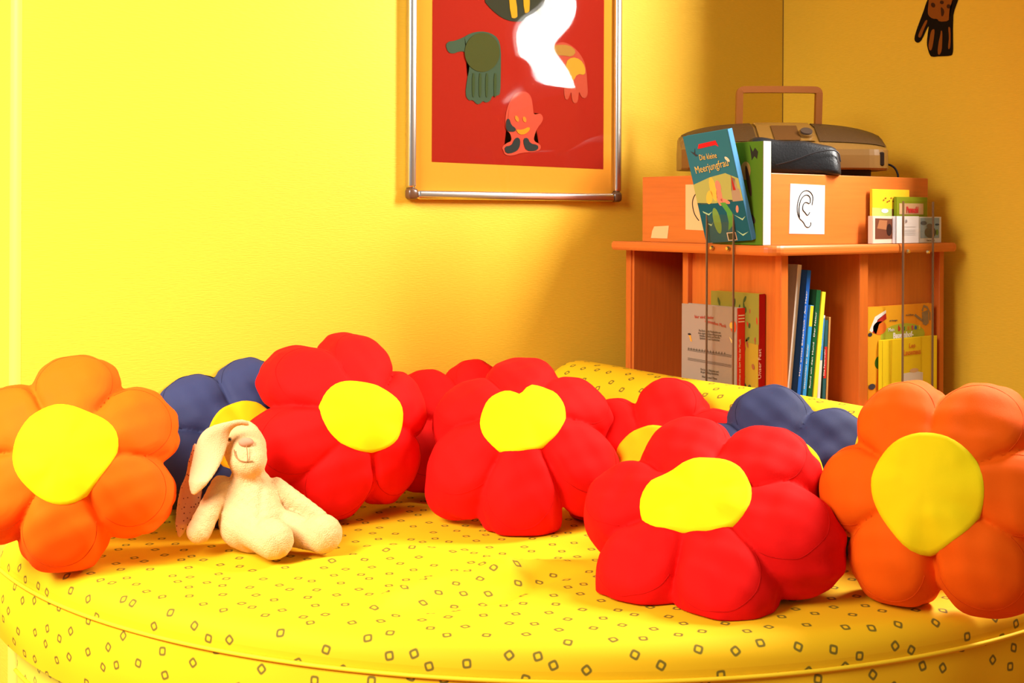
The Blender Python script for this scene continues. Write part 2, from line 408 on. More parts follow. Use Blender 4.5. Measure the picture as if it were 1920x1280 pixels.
bo = empty('bolster', (-.822, -.7, M), 'yellow printed round bolster along the shelf side of the mattress', 'bolster')
RBO = .122; V, UV, Fc = [], [], []; ny, ns = 60, 40
ys = np.linspace(-.012, -1.2, ny)
for i, y in enumerate(ys):
    e = min(1., ((i+.0)/3+.001)**.5, ((ny-1-i)/3+.001)**.5) if (i < 3 or i > ny-4) else 1.
    for j in range(ns+1):
        a = 2*math.pi*j/ns; r = RBO*(.25+.75*e)*(1+.012*math.sin(y*11+a*2))
        V.append((-.822+r*math.cos(a), y, M+RBO+.001+r*math.sin(a)*.99)); UV.append((y, a*RBO+5))
for i in range(ny-1):
    for j in range(ns): Fc.append((i*(ns+1)+j, (i+1)*(ns+1)+j, (i+1)*(ns+1)+j+1, i*(ns+1)+j+1))
o = mesh_obj('cover', np.array(V)-np.array(bo.location), Fc, MT['print'], bo, True); ul = o.data.uv_layers.new(name='UVMap')
li = np.zeros(len(o.data.loops), np.int32); o.data.loops.foreach_get('vertex_index', li); ul.data.foreach_set('uv', np.array(UV)[li].ravel())
for yy, nm in ((-.012, 'end_cap'), (-1.2, 'end_cap')):
    r = RBO*.28; vs = [(-.822+r*math.cos(a), yy, M+RBO+.001+r*math.sin(a)) for a in np.linspace(0, 2*math.pi, 24, endpoint=False)]
    mesh_obj(nm, np.array(vs)-np.array(bo.location), [tuple(range(24))], MT['piping'], bo)

# ------------------------------------------------------------------ flower cushions
def flower_sdf(seed, fat=1., patch_dip=0.):
    rg = np.random.RandomState(seed)
    var = 1+.05*rg.uniform(-1, 1, 6); da = np.radians(rg.uniform(-4, 4, 6)); ph = rg.uniform(0, 6.28, 12)
    def f(x, y, z):
        wob = .0028*np.sin(x*52+ph[0]+z*20)*np.sin(y*47+ph[1]) + .0016*np.sin((x+y)*83+ph[2])*np.sin((x-y)*71+z*60+ph[3])
        G = None
        for i in range(6):
            a = math.pi/3*i+da[i]; rho = x*math.cos(a)+y*math.sin(a); tau = -x*math.sin(a)+y*math.cos(a)
            p1, p2, r1, r2 = .05, .131, .034, .0665*var[i]
            t = np.clip((rho-p1)/(p2-p1), 0, 1); r = r1+(r2-r1)*(t*t*(3-2*t))**.8
            d2 = np.sqrt((rho-p1-t*(p2-p1))**2+tau**2)-r
            Tb = .049*fat; q = np.clip(-d2/.052, 0, 1)
            crease = .0035*np.exp(-(tau/.007)**2)*np.clip((.10-rho)/.05, 0, 1)
            Tf = Tb+.021*fat*np.sqrt(np.clip(1-(1-q)**2, 0, 1)) - crease
            fold = .0028*np.sin(z*95+ph[i]+6*tau/.07)*np.clip(1-(np.abs(z)/Tb)**2, 0, 1)
            g = smax(np.abs(z)-Tf, d2-.013*np.maximum(1-(z/Tb)**2, -1.5)-fold, .005)
            G = g if G is None else smin(G, g, .005)
        rr = np.sqrt(x*x+y*y)
        core = smax(np.abs(z)-(.061*fat-patch_dip*np.exp(-(rr/.035)**2)), rr-.080, .03)
        return smin(G, core, .022)+wob
    return f
GR = {}
def make_flower(color, px, py, yaw, pitch, roll, label, seed, fat=1., dome=1.0, size=1., patch=None, patch_col='yellow', lift=0., squash=.012, depth=None, name='flower_cushion', patch_r=.078, fold=None):
    f = flower_sdf(seed, fat)
    h = .0046
    if 'g' not in GR: GR['g'] = grid((-.225, -.225, -.092), (.225, .225, .092), h)
    (X, Y, Z), org = GR['g']
    V, Q = surface_nets(f(X, Y, Z), org, h)
    # light relaxation
    adj = np.concatenate([Q[:, [0, 1]], Q[:, [1, 2]], Q[:, [2, 3]], Q[:, [3, 0]]])
    cnt = np.bincount(adj.ravel(), minlength=len(V)).astype(float)
    for _ in range(1):
        s = np.zeros_like(V)
        for c in range(3): s[:, c] = np.bincount(adj[:, 0], V[adj[:, 1], c], len(V))+np.bincount(adj[:, 1], V[adj[:, 0], c], len(V))
        V = V*.55+.45*s/cnt[:, None]
    # centre patch sampled on the front surface
    nr, na = 12, 48; out = patch or (lambda t: 1.)
    zz = np.linspace(0, .09, 91)
    PX, PY = [0.], [0.]
    for i in range(1, nr+1):
        for j in range(na):
            t = 2*math.pi*j/na; r = patch_r*out(t)*i/nr; PX.append(r*math.cos(t)); PY.append(r*math.sin(t))
    PX, PY = np.array(PX), np.array(PY)
    FF = f(PX[:, None], PY[:, None], zz[None]); last = (FF < 0).shape[1]-1-np.argmax((FF < 0)[:, ::-1], 1); last = np.clip(last, 0, 89)
    fa = FF[np.arange(len(PX)), last]; fb = FF[np.arange(len(PX)), last+1]
    PZ = zz[last]+np.clip(fa/(fa-fb+1e-9), 0, 1)*.001
    rim = np.concatenate([[0.], np.repeat(np.arange(1, nr+1)/nr, na)])
    rz = PZ[-na:].copy()
    for _ in range(3): rz = (np.roll(rz, 1)+rz+np.roll(rz, -1))/3
    tidx = np.concatenate([[0], np.tile(np.arange(na), nr)]); flatz = rz[tidx]*rim**2+(rz.mean()+.004)*(1-rim**2)
    PZ = np.where(rim > .99, np.maximum(PZ, rz[tidx])+.0010, np.maximum(PZ+.0012, flatz+.0012))
    PX = np.concatenate([PX, PX[-na:]*1.008]); PY = np.concatenate([PY, PY[-na:]*1.008]); PZ = np.concatenate([PZ, PZ[-na:]-.009]); nr += 1
    PV = np.stack([PX, PY, PZ], 1)
    PF = [(0, 1+j, 1+(j+1) % na) for j in range(na)]+[(1+(i-1)*na+j, 1+i*na+j, 1+i*na+(j+1) % na, 1+(i-1)*na+(j+1) % na) for i in range(1, nr) for j in range(na)]
    # seams on each petal front
    seams = []
    rg = np.random.RandomState(seed); var = 1+.05*rg.uniform(-1, 1, 6); da = np.radians(rg.uniform(-4, 4, 6))
    for i in range(6):
        a = math.pi/3*i+da[i]; q = np.radians(np.linspace(-105, 105, 30)); rr = .0665*var[i]-.002
        xs = .131*math.cos(a)+rr*np.cos(q+a); ys = .131*math.sin(a)+rr*np.sin(q+a)
        z2 = np.linspace(0, .09, 91); F2 = f(xs[:, None], ys[:, None], z2[None]); l2 = np.clip(90-np.argmax((F2 < 0)[:, ::-1], 1), 0, 90)
        ok = (F2 < 0).any(1); sv = np.stack([xs, ys, z2[l2]], 1)[ok]
        if len(sv) > 3: seams.append(sv)
    owner = None
    ang = np.arctan2(V[:, 1], V[:, 0]); rho = np.hypot(V[:, 0], V[:, 1])
    # orientation: camera frame -> yaw/pitch of the face, roll in its plane
    y_, p_ = math.radians(yaw), math.radians(pitch)
    nrm = -FWD*math.cos(y_)*math.cos(p_)+RGT*math.sin(y_)*math.cos(p_)+UP*math.sin(p_)
    ex = np.cross(UP, nrm); ex /= np.linalg.norm(ex); ey = np.cross(nrm, ex)
    r_ = math.radians(roll); e1 = ex*math.cos(r_)+ey*math.sin(r_); e2 = -ex*math.sin(r_)+ey*math.cos(r_)
    B = np.stack([e1, e2, nrm])
    def bend(P):
        P = P.copy(); q = P[:, 0]**2+P[:, 1]**2; P[:, 2] -= dome*q
        P[:, :2] *= (1-.6*dome*dome*q*.33)[:, None]
        if fold is not None:                   # the cushion folds back along one direction
            fa_, fk = math.radians(fold[0]), fold[1]; u = np.maximum(P[:, 0]*math.cos(fa_)+P[:, 1]*math.sin(fa_)-.05, 0)
            P[:, 2] -= fk*u*u*8
        return P*size
    W = bend(V)@B; face = bend(PV[:1])@B
    low = W[:, 2].min()
    if depth is None:
        # centre of the patch sits on the pixel ray, lowest point rests on the mattress
        zc = M+lift-low-squash+face[0, 2]; k = (CAM[2]-zc)*FPX/(py-CY); C = P3(px, py, k)
    else: C = P3(px, py, depth)
    org_ = C-face[0]
    def settle(P):
        P = P+org_
        t = P[:, 2]-(M+lift+.0015); s = .006
        P[:, 2] = M+lift+.0015+np.where(t > 3*s, t, s*np.log1p(np.exp(np.clip(t/s, -40, 40)))*.9+np.where(t > 0, .1*t, 0))
        P[:, 1] = np.minimum(P[:, 1], -.004)   # never through the wall
        return P
    W = settle(W); base = np.array([org_[0], org_[1], W[:, 2].min()])
    root = empty(name, base, label, 'cushion', 'flower cushions on the mattress')
    W -= base
    # vertex normals of the whole, so that the split petals still shade as one
    n4 = np.cross(W[Q[:, 2]]-W[Q[:, 0]], W[Q[:, 3]]-W[Q[:, 1]]); VN = np.zeros_like(W)
    for k in range(4):
        for c in range(3): VN[:, c] += np.bincount(Q[:, k], n4[:, c], len(W))
    VN /= np.linalg.norm(VN, axis=1)[:, None]+1e-12
    fr = rho[Q].mean(1); fx, fy = V[Q][:, :, 0].mean(1), V[Q][:, :, 1].mean(1)
    own = np.where(fr < .066, 6, np.round((np.arctan2(fy, fx) % (2*math.pi))/(math.pi/3)).astype(int) % 6)
    own = np.where((own == 6) & (V[Q][:, :, 2].mean(1) < 0), 7, own)
    for k in range(8):
        q = Q[own == k]
        if not len(q): continue
        u, inv = np.unique(q, return_inverse=True); fc = inv.reshape(q.shape)
        ob = mesh_obj('petal' if k < 6 else ('flower_heart' if k == 6 else 'flower_back'), W[u], fc, MT[color], root, True)
        ob.data.normals_split_custom_set_from_vertices([tuple(v) for v in VN[u]])
    pw = settle(bend(PV)@B)-base
    tag(mesh_obj('centre_patch', pw, PF, MT[patch_col], root, True), 'yellow round patch sewn on the flower centre')
    for s in seams:
        sw = settle(bend(s)@B)-base
        tube('petal_seam', smooth_line(sw, 1), .0008, MT[color+'_seam'], root, 5)
    return root
def blob(*harm):
    return lambda t: 1+sum(a*math.cos(n*t+p) for n, a, p in harm)
make_flower('orange', 120, 848, 14.5, 19, 27.6, 'orange flower cushion left of the cream plush rabbit', 1, dome=2.3, size=.93, patch_r=.084, patch=blob((3, .05, .4), (4, .04, 1)))
make_flower('blue', 466, 818, 26, 30, 17, 'navy blue flower cushion behind the plush rabbit', 2, fat=.85, depth=2.345, size=.95, dome=.6, patch_col='gold')
make_flower('red', 690, 778, 31, 17, 14, 'red flower cushion standing tallest against the wall, beside the plush rabbit', 3, dome=2.4, size=.96, patch=blob((2, .14, 1.2), (3, .03, 0)))
make_flower('red', 905, 800, 30, 34, 12, 'red flower cushion almost hidden behind the one with the heart-shaped patch', 4, fat=.8, dome=.5, depth=2.56, size=.94)
make_flower('red', 982, 773, -1.5, 42, 31.8, 'red flower cushion with heart-shaped yellow patch in the middle of the mattress', 5, dome=1.95, size=1.0, squash=.05, patch=lambda t: 1-.34*math.exp(-((t-1.15)/.28)**2)+.08*math.cos(2*t))
make_flower('red', 1222, 864, -22, 28, 28, 'red flower cushion with golden patch leaning on the bolster, half hidden', 6, dome=.8, patch_col='gold', depth=2.29, size=.96, fat=.78)
make_flower('blue', 1464, 882, -14, 36, 42, 'navy blue flower cushion behind the front red and right orange ones', 7, fat=.72, dome=.5, depth=2.10, size=.96)
make_flower('red', 1307, 922, -30, 51, -2, 'large red flower cushion at the front, leaning on a navy one', 8, dome=.45, size=1.04, squash=.072, patch=blob((2, .12, -.9), (3, .06, 1.5)))
make_flower('orange', 1735, 907, -33, 19, 5, 'orange flower cushion at the right end in front of the bookshelf', 9, dome=1.8, size=.97, squash=.025, patch_r=.084, patch=lambda t: 1+.2*math.exp(-((t-4.6)/.4)**2))

# ------------------------------------------------------------------ plush rabbit
def to_local(p): q = np.array(p)-CAM; return np.array([q@RGT, q@FWD, q[2]])
def from_local(L): return CAM+np.outer(L[:, 0], RGT)+np.outer(L[:, 1], FWD)+np.outer(L[:, 2], UP)
def L3(x, y, d): return to_local(P3(x, y, d))
def capsule(p, a, b, ra, rb):
    ab = b-a; t = np.clip(sum((p[i]-a[i])*ab[i] for i in range(3))/(ab@ab), 0, 1)
    return np.sqrt(sum((p[i]-a[i]-t*ab[i])**2 for i in range(3)))-(ra+(rb-ra)*t)
rb_base = onZ(490, 1035, M)
rabbit = empty('plush_rabbit', (rb_base[0], rb_base[1], M+.001), 'cream plush rabbit sitting and leaning back with a long drooping ear', 'plush toy')
def sdf_part(name, fn, lo, hi, h, mat, flat=True, smooth_it=1):
    (X, Y, Z), org = grid(lo, hi, h); V, Q = surface_nets(fn([X, Y, Z]), org, h)
    W = from_local(V)
    if flat: W[:, 2] = np.maximum(W[:, 2], M+.001)
    ob = mesh_obj(name, W-np.array(rabbit.location), Q, mat, rabbit, True); return ob
q_ = 1/1065.
def rab(p):
    c = lambda a, b, ra, rb: capsule(p, L3(*a), L3(*b), ra*q_, rb*q_)
    g = c((470, 918, 2.15), (486, 982, 2.13), 43, 57)
    g = smin(g, c((440, 935, 2.13), (450, 990, 2.11), 26, 34), .02)
    g = smin(g, c((462, 846, 2.15), (466, 862, 2.13), 40, 36), .018)
    g = smin(g, c((470, 862, 2.115), (474, 868, 2.11), 24, 22), .016)
    g = smin(g, c((460, 815, 2.15), (462, 835, 2.135), 24, 26), .02)
    g = smin(g, c((416, 912, 2.12), (376, 998, 2.075), 19, 23), .006)
    g = smin(g, c((520, 915, 2.16), (602, 972, 2.14), 19, 15), .006)
    g = smin(g, c((452, 978, 2.12), (498, 1010, 2.055), 37, 29), .008)
    g = smin(g, c((515, 985, 2.14), (582, 1004, 2.105), 35, 27), .008)
    g = smin(g, c((512, 1010, 2.055), (517, 1014, 2.048), 35, 35), .007)
    g = smin(g, c((602, 1001, 2.10), (608, 1002, 2.095), 35, 36), .007)
    groove = .006*np.exp(-((p[0]-L3(492, 950, 2.1)[0]-.10*(L3(492, 950, 2.1)[2]-p[2]))/.005)**2)*(p[1] < L3(0, 0, 2.13)[1])*np.clip((p[2]-L3(0, 985, 2.1)[2])/.02, 0, 1)*np.clip((L3(0, 905, 2.1)[2]-p[2])/.02, 0, 1)
    return g+groove*.7+.0007*np.sin(p[0]*310)*np.sin(p[2]*290+p[1]*270)
lo = np.minimum(L3(330, 1070, 1.95), L3(330, 1070, 2.25)); hi = np.maximum(L3(670, 775, 1.95), L3(670, 775, 2.3)); lo[1], hi[1] = 1.96, 2.26
sdf_part('body', rab, lo, hi, .0034, MT['plush'])
def poly_sd(px, py, poly):
    P = np.array(poly); d = np.full(px.shape, 1e9); ins = np.zeros(px.shape, bool)
    for i in range(len(P)):
        a, b = P[i], P[(i+1) % len(P)]; e = b-a; t = np.clip(((px-a[0])*e[0]+(py-a[1])*e[1])/(e@e), 0, 1)
        d = np.minimum(d, (px-a[0]-t*e[0])**2+(py-a[1]-t*e[1])**2)
        c = (a[1] > py) != (b[1] > py); ins ^= c & (px < (b[0]-a[0])*(py-a[1])/(b[1]-a[1]+1e-12)+a[0])
    return np.where(ins, -1, 1)*np.sqrt(d)
def ear(name, zoomed, dep, mat, thick):
    poly = [L3(320+x/4.13, 760+y/4.13, dep)[[0, 2]] for x, y in zoomed]; poly = [tuple(v) for v in smooth_poly(poly, 1)]
    c0 = np.mean(np.array(poly), 0)
    def fn(p):
        d2 = poly_sd(p[0], p[2], poly); cy = dep+.9*(p[0]-c0[0])**2*6-.25*(c0[1]-p[2])-.02*np.clip((p[2]-c0[1])/.05, -1, 1)**2
        return smax(d2, np.abs(p[1]-cy)-thick*np.sqrt(np.clip(-d2/.012, .05, 1)), .003)
    A = np.array(poly); lo = (A[:, 0].min()-.01, dep-.07, A[:, 1].min()-.01); hi = (A[:, 0].max()+.01, dep+.09, A[:, 1].max()+.01)
    return sdf_part(name, fn, lo, hi, .0028, mat)
ear('ear', [(612, 185), (600, 130), (540, 112), (440, 130), (330, 160), (250, 210), (200, 290), (172, 400), (165, 520), (180, 620), (215, 682), (270, 650), (340, 580), (400, 480), (432, 380), (452, 260), (480, 195), (540, 165)], 2.092, MT['plush_ear'], .008)
tag(ear('ear', [(190, 270), (160, 400), (120, 560), (75, 650), (65, 760), (75, 880), (118, 1010), (160, 960), (210, 860), (260, 720), (240, 560), (230, 380)], 2.135, MT['spotted'], .007), 'ear showing its spotted lining')
ro = np.array(rabbit.location)
def ball(name, c, r, mat, scale=(1, 1, 1)):
    bm = bmesh.new(); bmesh.ops.create_uvsphere(bm, u_segments=16, v_segments=10, radius=1)
    for v in bm.verts: 
        q = c+RGT*v.co.x*r*scale[0]+FWD*v.co.y*r*scale[1]+UP*v.co.z*r*scale[2]-ro; v.co = Vector(q)
    return bm_obj(name, bm, mat, rabbit, True)
ball('nose', P3(463, 831, 2.105), .0135, MT['nose'], (1, .7, .62))
ball('eye', P3(433, 826, 2.106), .0042, MT['thread'])
ball('pupil', P3(433, 826, 2.1025), .0022, MT['black'])
mouth = [P3(x, y, d) for x, y, d in ((441, 845, 2.098), (443, 858, 2.091), (450, 865, 2.088), (462, 868, 2.0865), (476, 866, 2.088))]
tube('mouth_thread', smooth_line(mouth, 2), .0011, MT['thread'], rabbit, 6, ro)
tube('nose_thread', smooth_line([P3(464, 838, 2.094), P3(466, 850, 2.088), P3(466, 867, 2.086)], 2), .0008, MT['thread'], rabbit, 6, ro)

# ------------------------------------------------------------------ bookshelf in the corner (a = distance from the right wall, b = from the back wall)
ZB = CAM[2]-.067                               # top of the board
sh = empty('corner_bookshelf', (-.37, -.32, 0), 'beech corner bookshelf with open compartments and a raised top box', 'bookshelf')
def sbox(nm, a0, a1, b0, b1, z0, z1, mat='beech', bevel=.0015, parent=sh): return box(nm, (-a1, -b1, z0), (-a0, -b0, z1), MT[mat], parent, bevel)
A1, B1 = .664, .575; ZS = .58
# board with rounded corner
bm = bmesh.new(); out = []
a0, a1, b0, b1, r = .045, .722, .085, .602, .035
for ca, cb, t0 in ((a1-r, b1-r, 0), (a0+r*.6, b1-r*.6, 90), (a0, b0, None), (a1, b0, None)):
    if t0 is None: out.append((ca, cb))
    else:
        rr = r if t0 == 0 else r*.6
        for t in np.linspace(t0, t0+90, 7): out.append((ca+rr*math.cos(math.radians(t)), cb+rr*math.sin(math.radians(t))))
so = Vector(sh.location); prof = [(-.004, 0.), (-.0012, .0035), (0, .007), (0, .014), (-.0012, .0175), (-.004, .021)]
ca_, cb_ = (a0+a1)/2, (b0+b1)/2; rings = []
for ins, dz in prof:
    ring = []
    for a, b in out:
        l = math.hypot(a-ca_, b-cb_); s = (l+ins)/l; ring.append(bm.verts.new(Vector((-(ca_+(a-ca_)*s), -(cb_+(b-cb_)*s), ZB-.021+dz))-so))
    rings.append(ring)
k = len(out)
for p, q in zip(rings, rings[1:]):
    for i in range(k): bm.faces.new((p[i], p[(i+1) % k], q[(i+1) % k], q[i]))
bm.faces.new(rings[0]); bm.faces.new(rings[-1])
bm_obj('board', bm, MT['beech_h'], sh)
ZU = ZB-.0215
sbox('side_panel', .08, A1, .073, .091, .02, ZU)                  # far end of the left side
sbox('divider', .30, A1, .273, .291, .02, ZU)
sbox('display_panel', .636, .650, .291, .557, .02, ZU)
sbox('corner_post', .641, A1, .557, B1, .02, ZU)
sbox('divider', .365, .396, .22, B1, .02, ZU)
sbox('display_panel', .088, .365, .540, .554, .02, ZU)
sbox('side_panel', .070, .088, .091, B1, .02, ZU)
sbox('back_panel', .088, .66, .091, .099, .02, ZU)
sbox('inner_panel', .396, .636, .291, .300, .02, ZU)
sbox('shelf_floor', .092, .697, .100, .600, ZS-.018, ZS)
sbox('plinth', .09, A1-.01, .10, B1-.01, 0, .06)
# raised box on the board
ZT = CAM[2]+.09
sbox('box_front', .115, .68, .545, .56, ZB, ZT, 'beech_h')
sbox('box_side', .665, .68, .15, .545, ZB, ZT, 'beech_h')
sbox('box_side', .115, .13, .15, .545, ZB, ZT, 'beech_h')
sbox('box_back', .13, .665, .15, .165, ZB, ZT, 'beech_h')
sbox('box_top', .131, .664, .166, .544, ZT-.016, ZT-.001, 'beech_h')
def quadX(pts, X, nm, mat, parent, th=.0006, n=(-1, 0, 0)): return plate(nm, [onX(x, y, X) for x, y in pts], n, th, mat, parent, parent.location)
def quadY(pts, Y, nm, mat, parent, th=.0006, n=(0, -1, 0)): return plate(nm, [onY(x, y, Y) for x, y in pts], n, th, mat, parent, parent.location)
z1 = lambda x, y: (1140+x/2.667, 130+y/2.667)
card = empty('ear_card', onY(1512, 436, -.5605), 'white card with a drawn ear on the lit front of the box', 'card')
quadY([z1(*p) for p in ((911, 565), (1083, 573), (1081, 817), (906, 815))], -.5603, 'card_sheet', MT['white_paper'], card)
for ln in ([(1020, 672), (1027, 630), (1010, 603), (985, 597), (962, 615), (948, 660), (945, 700), (955, 738), (978, 757), (988, 780), (1004, 785), (1016, 770), (1014, 758)],
           [(958, 735), (954, 690), (962, 645), (985, 620), (1003, 622), (1013, 640), (1010, 668), (990, 655), (975, 668), (972, 695), (985, 708), (998, 727), (1009, 708)]):
    tube('ear_line', smooth_line([onY(*z1(*p), -.5612) for p in ln], 2), .0012, MT['black'], card, 5, card.location)
card2 = empty('ear_card', onX(1298, 428, -.6805), 'cream card with an ear on the shaded side of the box, behind the blue book', 'card')
quadX([z1(*p) for p in ((388, 572), (520, 570), (520, 803), (389, 797))], -.6803, 'card_sheet', MT['cream_paper'], card2)
tube('ear_line', smooth_line([onX(*z1(*p), -.6812) for p in ((440, 615), (425, 640), (421, 670), (430, 715), (445, 740), (455, 752))], 2), .0012, MT['black'], card2, 5, card2.location)
tp = quadX([z1(*p) for p in ((232, 782), (305, 778), (298, 842), (216, 840), (222, 805))], -.6803, 'paper_remnant', MT['cream_paper'], sh)
# acrylic holders
def holder(face, x0, x1, ytop, ybot, screws, label):
    on = (lambda x, y, o: onX(x, y, -(.726+o))) if face == 'left' else (lambda x, y, o: onY(x, y, -(.606+o)))
    n = np.array([-1, 0, 0]) if face == 'left' else np.array([0, -1, 0])
    p0 = on(x0, 463, 0); rt = empty('acrylic_holder', p0, label, 'book holder', 'acrylic book holders')
    e0 = on(x0, ytop, 0); e1 = on(x1, ytop, 0); zt = e0[2]; zb = ZS
    c = [np.array([*e0[:2], zb]), np.array([*e1[:2], zb]), np.array([*e1[:2], zt]), np.array([*e0[:2], zt])]
    plate('clear_strip', c, n, .004, MT['acrylic'], rt, p0)
    d = (c[1]-c[0])/np.linalg.norm(c[1]-c[0])
    for q in (c[0], c[1]): plate('strip_edge', [q-d*.0012, q+d*.0012, q+d*.0012+UP*(zt-zb), q-d*.0012+UP*(zt-zb)], n, .0045, MT['acrylic_edge'], rt, p0)
    for sx, sy in screws:
        s = on(sx, sy, .003); bm = bmesh.new()
        m = Matrix.Translation(Vector(s-p0)) @ Vector(n).to_track_quat('Z', 'Y').to_matrix().to_4x4()
        bmesh.ops.create_cone(bm, cap_ends=True, segments=14, radius1=.0052, radius2=.0034, depth=.005, matrix=m)
        bm_obj('screw', bm, MT['screw'], rt)
    return rt
holder('left', 1327, 1377, 364, 720, ((1334, 463), (1364, 464)), 'clear acrylic book holder screwed to the shaded left side of the shelf board')
holder('right', 1692, 1748, 374, 720, ((1704, 468), (1741, 469)), 'clear acrylic book holder screwed to the right part of the shelf board')

# ------------------------------------------------------------------ books
def frame_mtx(org, ex, n):
    ex = np.array(ex, float); n = np.array(n, float); ex /= np.linalg.norm(ex); n /= np.linalg.norm(n); ey = np.cross(n, ex)
    m = Matrix.Identity(4)
    for r in range(3): m[r][0], m[r][1], m[r][2] = ex[r], ey[r], n[r]
    m.translation = Vector(org); return m
def book(label, mtx, W, H, T, cover, spine=None, spine_side='R', back=None, pages='pages', name='picture_book', group='picture books in the corner shelf', prints=(), texts=(), round_=0.):
    """local x across the visible cover, y up, z out of the visible cover; the visible cover lies at z=0, thickness goes to -T"""
    rt = empty(name, (0, 0, 0), label, 'book', group)
    c = .0022
    box('cover_board', (0, 0, -c), (W, H, 0), cover, rt, .0006)
    box('cover_board', (0, 0, -T), (W, H, -T+c), back or cover, rt, .0006)
    sx = (W-.0022, W+.0006) if spine_side == 'R' else (-.0006, .0022)
    if spine_side: box('spine', (sx[0], 0, -T), (sx[1], H, 0), spine or cover, rt, .0006)
    px = (.003, W-.0024) if spine_side == 'R' else (.0024, W-.003)
    box('page_block', (px[0], .003, -T+c+.0002), (px[1], H-.003, -c-.0002), MT[pages], rt)
    for pr in prints:
        poly, mat, lay = (pr+(1,))[:3] if len(pr) == 2 else pr
        plate('cover_print', [(x*W, y*H, .00005+.00025*lay) for x, y in poly], (0, 0, 1), .0002, mat, rt)
    for body, x, y, size, mat, kw in texts:
        rot = kw.get('rot', 0.)
        m = Matrix.Translation((x*W, y*H, .0016)) @ Matrix.Rotation(rot, 4, 'Z')
        text_mesh('lettering', body, size, m, mat, rt, bold=kw.get('bold', 0.), width=kw.get('width'), align=kw.get('align', 'CENTER'))
    rt.location = mtx.to_translation(); rt.rotation_euler = mtx.to_euler()
    return rt
def spine_text(rt, W, H, T, body, size, mat, y=.5, side='R', width=None):
    # letters run up the spine
    x = W+.0012 if side == 'R' else -.0012
    m = Matrix.Translation((x, y*H, -T/2-size*.33 if side == 'L' else -T/2+size*.33)) @ (Matrix.Rotation(math.pi/2, 4, 'Y') if side == 'R' else Matrix.Rotation(-math.pi/2, 4, 'Y')) @ Matrix.Rotation(math.pi/2, 4, 'Z')
    return text_mesh('spine_lettering', body, size, m, mat, rt, width=width)
E_ = lambda cx, cy, rx, ry, rot=0.: ellipse(cx, cy, rx, ry, 18, rot)
cm = colmat
# --- blue fairy-tale book leaning on the board, in front of the shaded box side
bx = -.7135
p0 = onX(1325, 447, bx); p0[2] = ZB+.002; p1 = onX(1412, 455, bx); WB = abs(p1[1]-p0[1]); HB = .246
lean = math.radians(14)                        # bottom against the box, leaning out over the holder
up_ = np.array([-math.sin(lean), .07, math.cos(lean)]); up_ /= np.linalg.norm(up_)
ex_ = np.array([0, -1., 0]) - up_*np.dot([0, -1., 0], up_); ex_ /= np.linalg.norm(ex_); nn = np.cross(ex_, up_)
gold, cream_, pink_ = cm((.75, .5, .12)), cm((.8, .66, .4)), cm((.78, .25, .14))
b1_ = book('blue picture book with gold script title and a mermaid, leaning in the left holder', frame_mtx(p0, ex_, nn), WB, HB, .014, cm((.035, .17, .2)), cm((.08, .25, .45)), 'R', prints=[
    ([(0, .36), (1, .36), (1, .56), (.75, .62), (.4, .6), (0, .55)], cm((.42, .42, .1)), 1),
    ([(0, 0), (1, 0), (1, .36), (.7, .38), (.4, .36), (0, .38)], cm((.015, .10, .12)), 1),
    ([(.28, .87), (.32, .91), (.7, .92), (.74, .86), (.68, .88), (.34, .87)], cm((.7, .02, .02)), 2),
    (E_(.42, .49, .07, .11), cm((.85, .5, .06)), 2), (E_(.30, .42, .09, .05, .5), cm((.85, .5, .06)), 2),
    (E_(.54, .51, .06, .055), pink_, 3), (E_(.52, .42, .06, .09, -.3), pink_, 2), (E_(.62, .37, .1, .02, -.2), pink_, 2),
    ([(.78, .36), (.98, .36), (.97, .47), (.94, .47), (.93, .56), (.89, .5), (.86, .58), (.83, .46), (.8, .46)], cm((.4, .28, .16)), 2), ([(.84, .46), (.86, .6), (.9, .46)], cm((.45, .03, .02)), 3),
    ([(.5, .36), (.62, .36), (.72, .26), (.68, .15), (.55, .10), (.6, .18), (.6, .27)], cm((.10, .33, .05)), 3), (E_(.35, .2, .08, .12), cm((.18, .32, .06)), 2),
    ([(.08, .3), (.2, .27), (.3, .29), (.2, .255), (.09, .285)], cm((.4, .6, .3)), 3), ([(.75, .24), (.9, .2), (.98, .22), (.9, .185)], cm((.4, .6, .3)), 3), ([(.72, .1), (.84, .06), (.97, .08), (.84, .045)], cm((.4, .6, .3)), 3),
    ([(.1, .19), (.22, .17), (.28, .2), (.2, .155)], cm((.4, .6, .3)), 3), (E_(.84, .29, .04, .025, .8), cm((.6, .25, .15)), 3),
    ([(.5, .01), (.7, .01), (.7, .085), (.5, .085)], cm((.75, .6, .4)), 3), ([(.52, .017), (.68, .017), (.68, .078), (.52, .078)], cm((.04, .05, .03)), 4),
    ([(.1, .86), (.18, .84), (.22, .88), (.2, .83), (.26, .81), (.2, .805)], cm((.05, .05, .05)), 3), (E_(.86, .74, .05, .018, -.4), cream_, 3)],
    texts=[('Die kleine', .47, .765, HB*.075, gold, {'width': WB*.38}), ('Meerjungfrau', .5, .665, HB*.095, gold, {'width': WB*.74, 'rot': .08})])
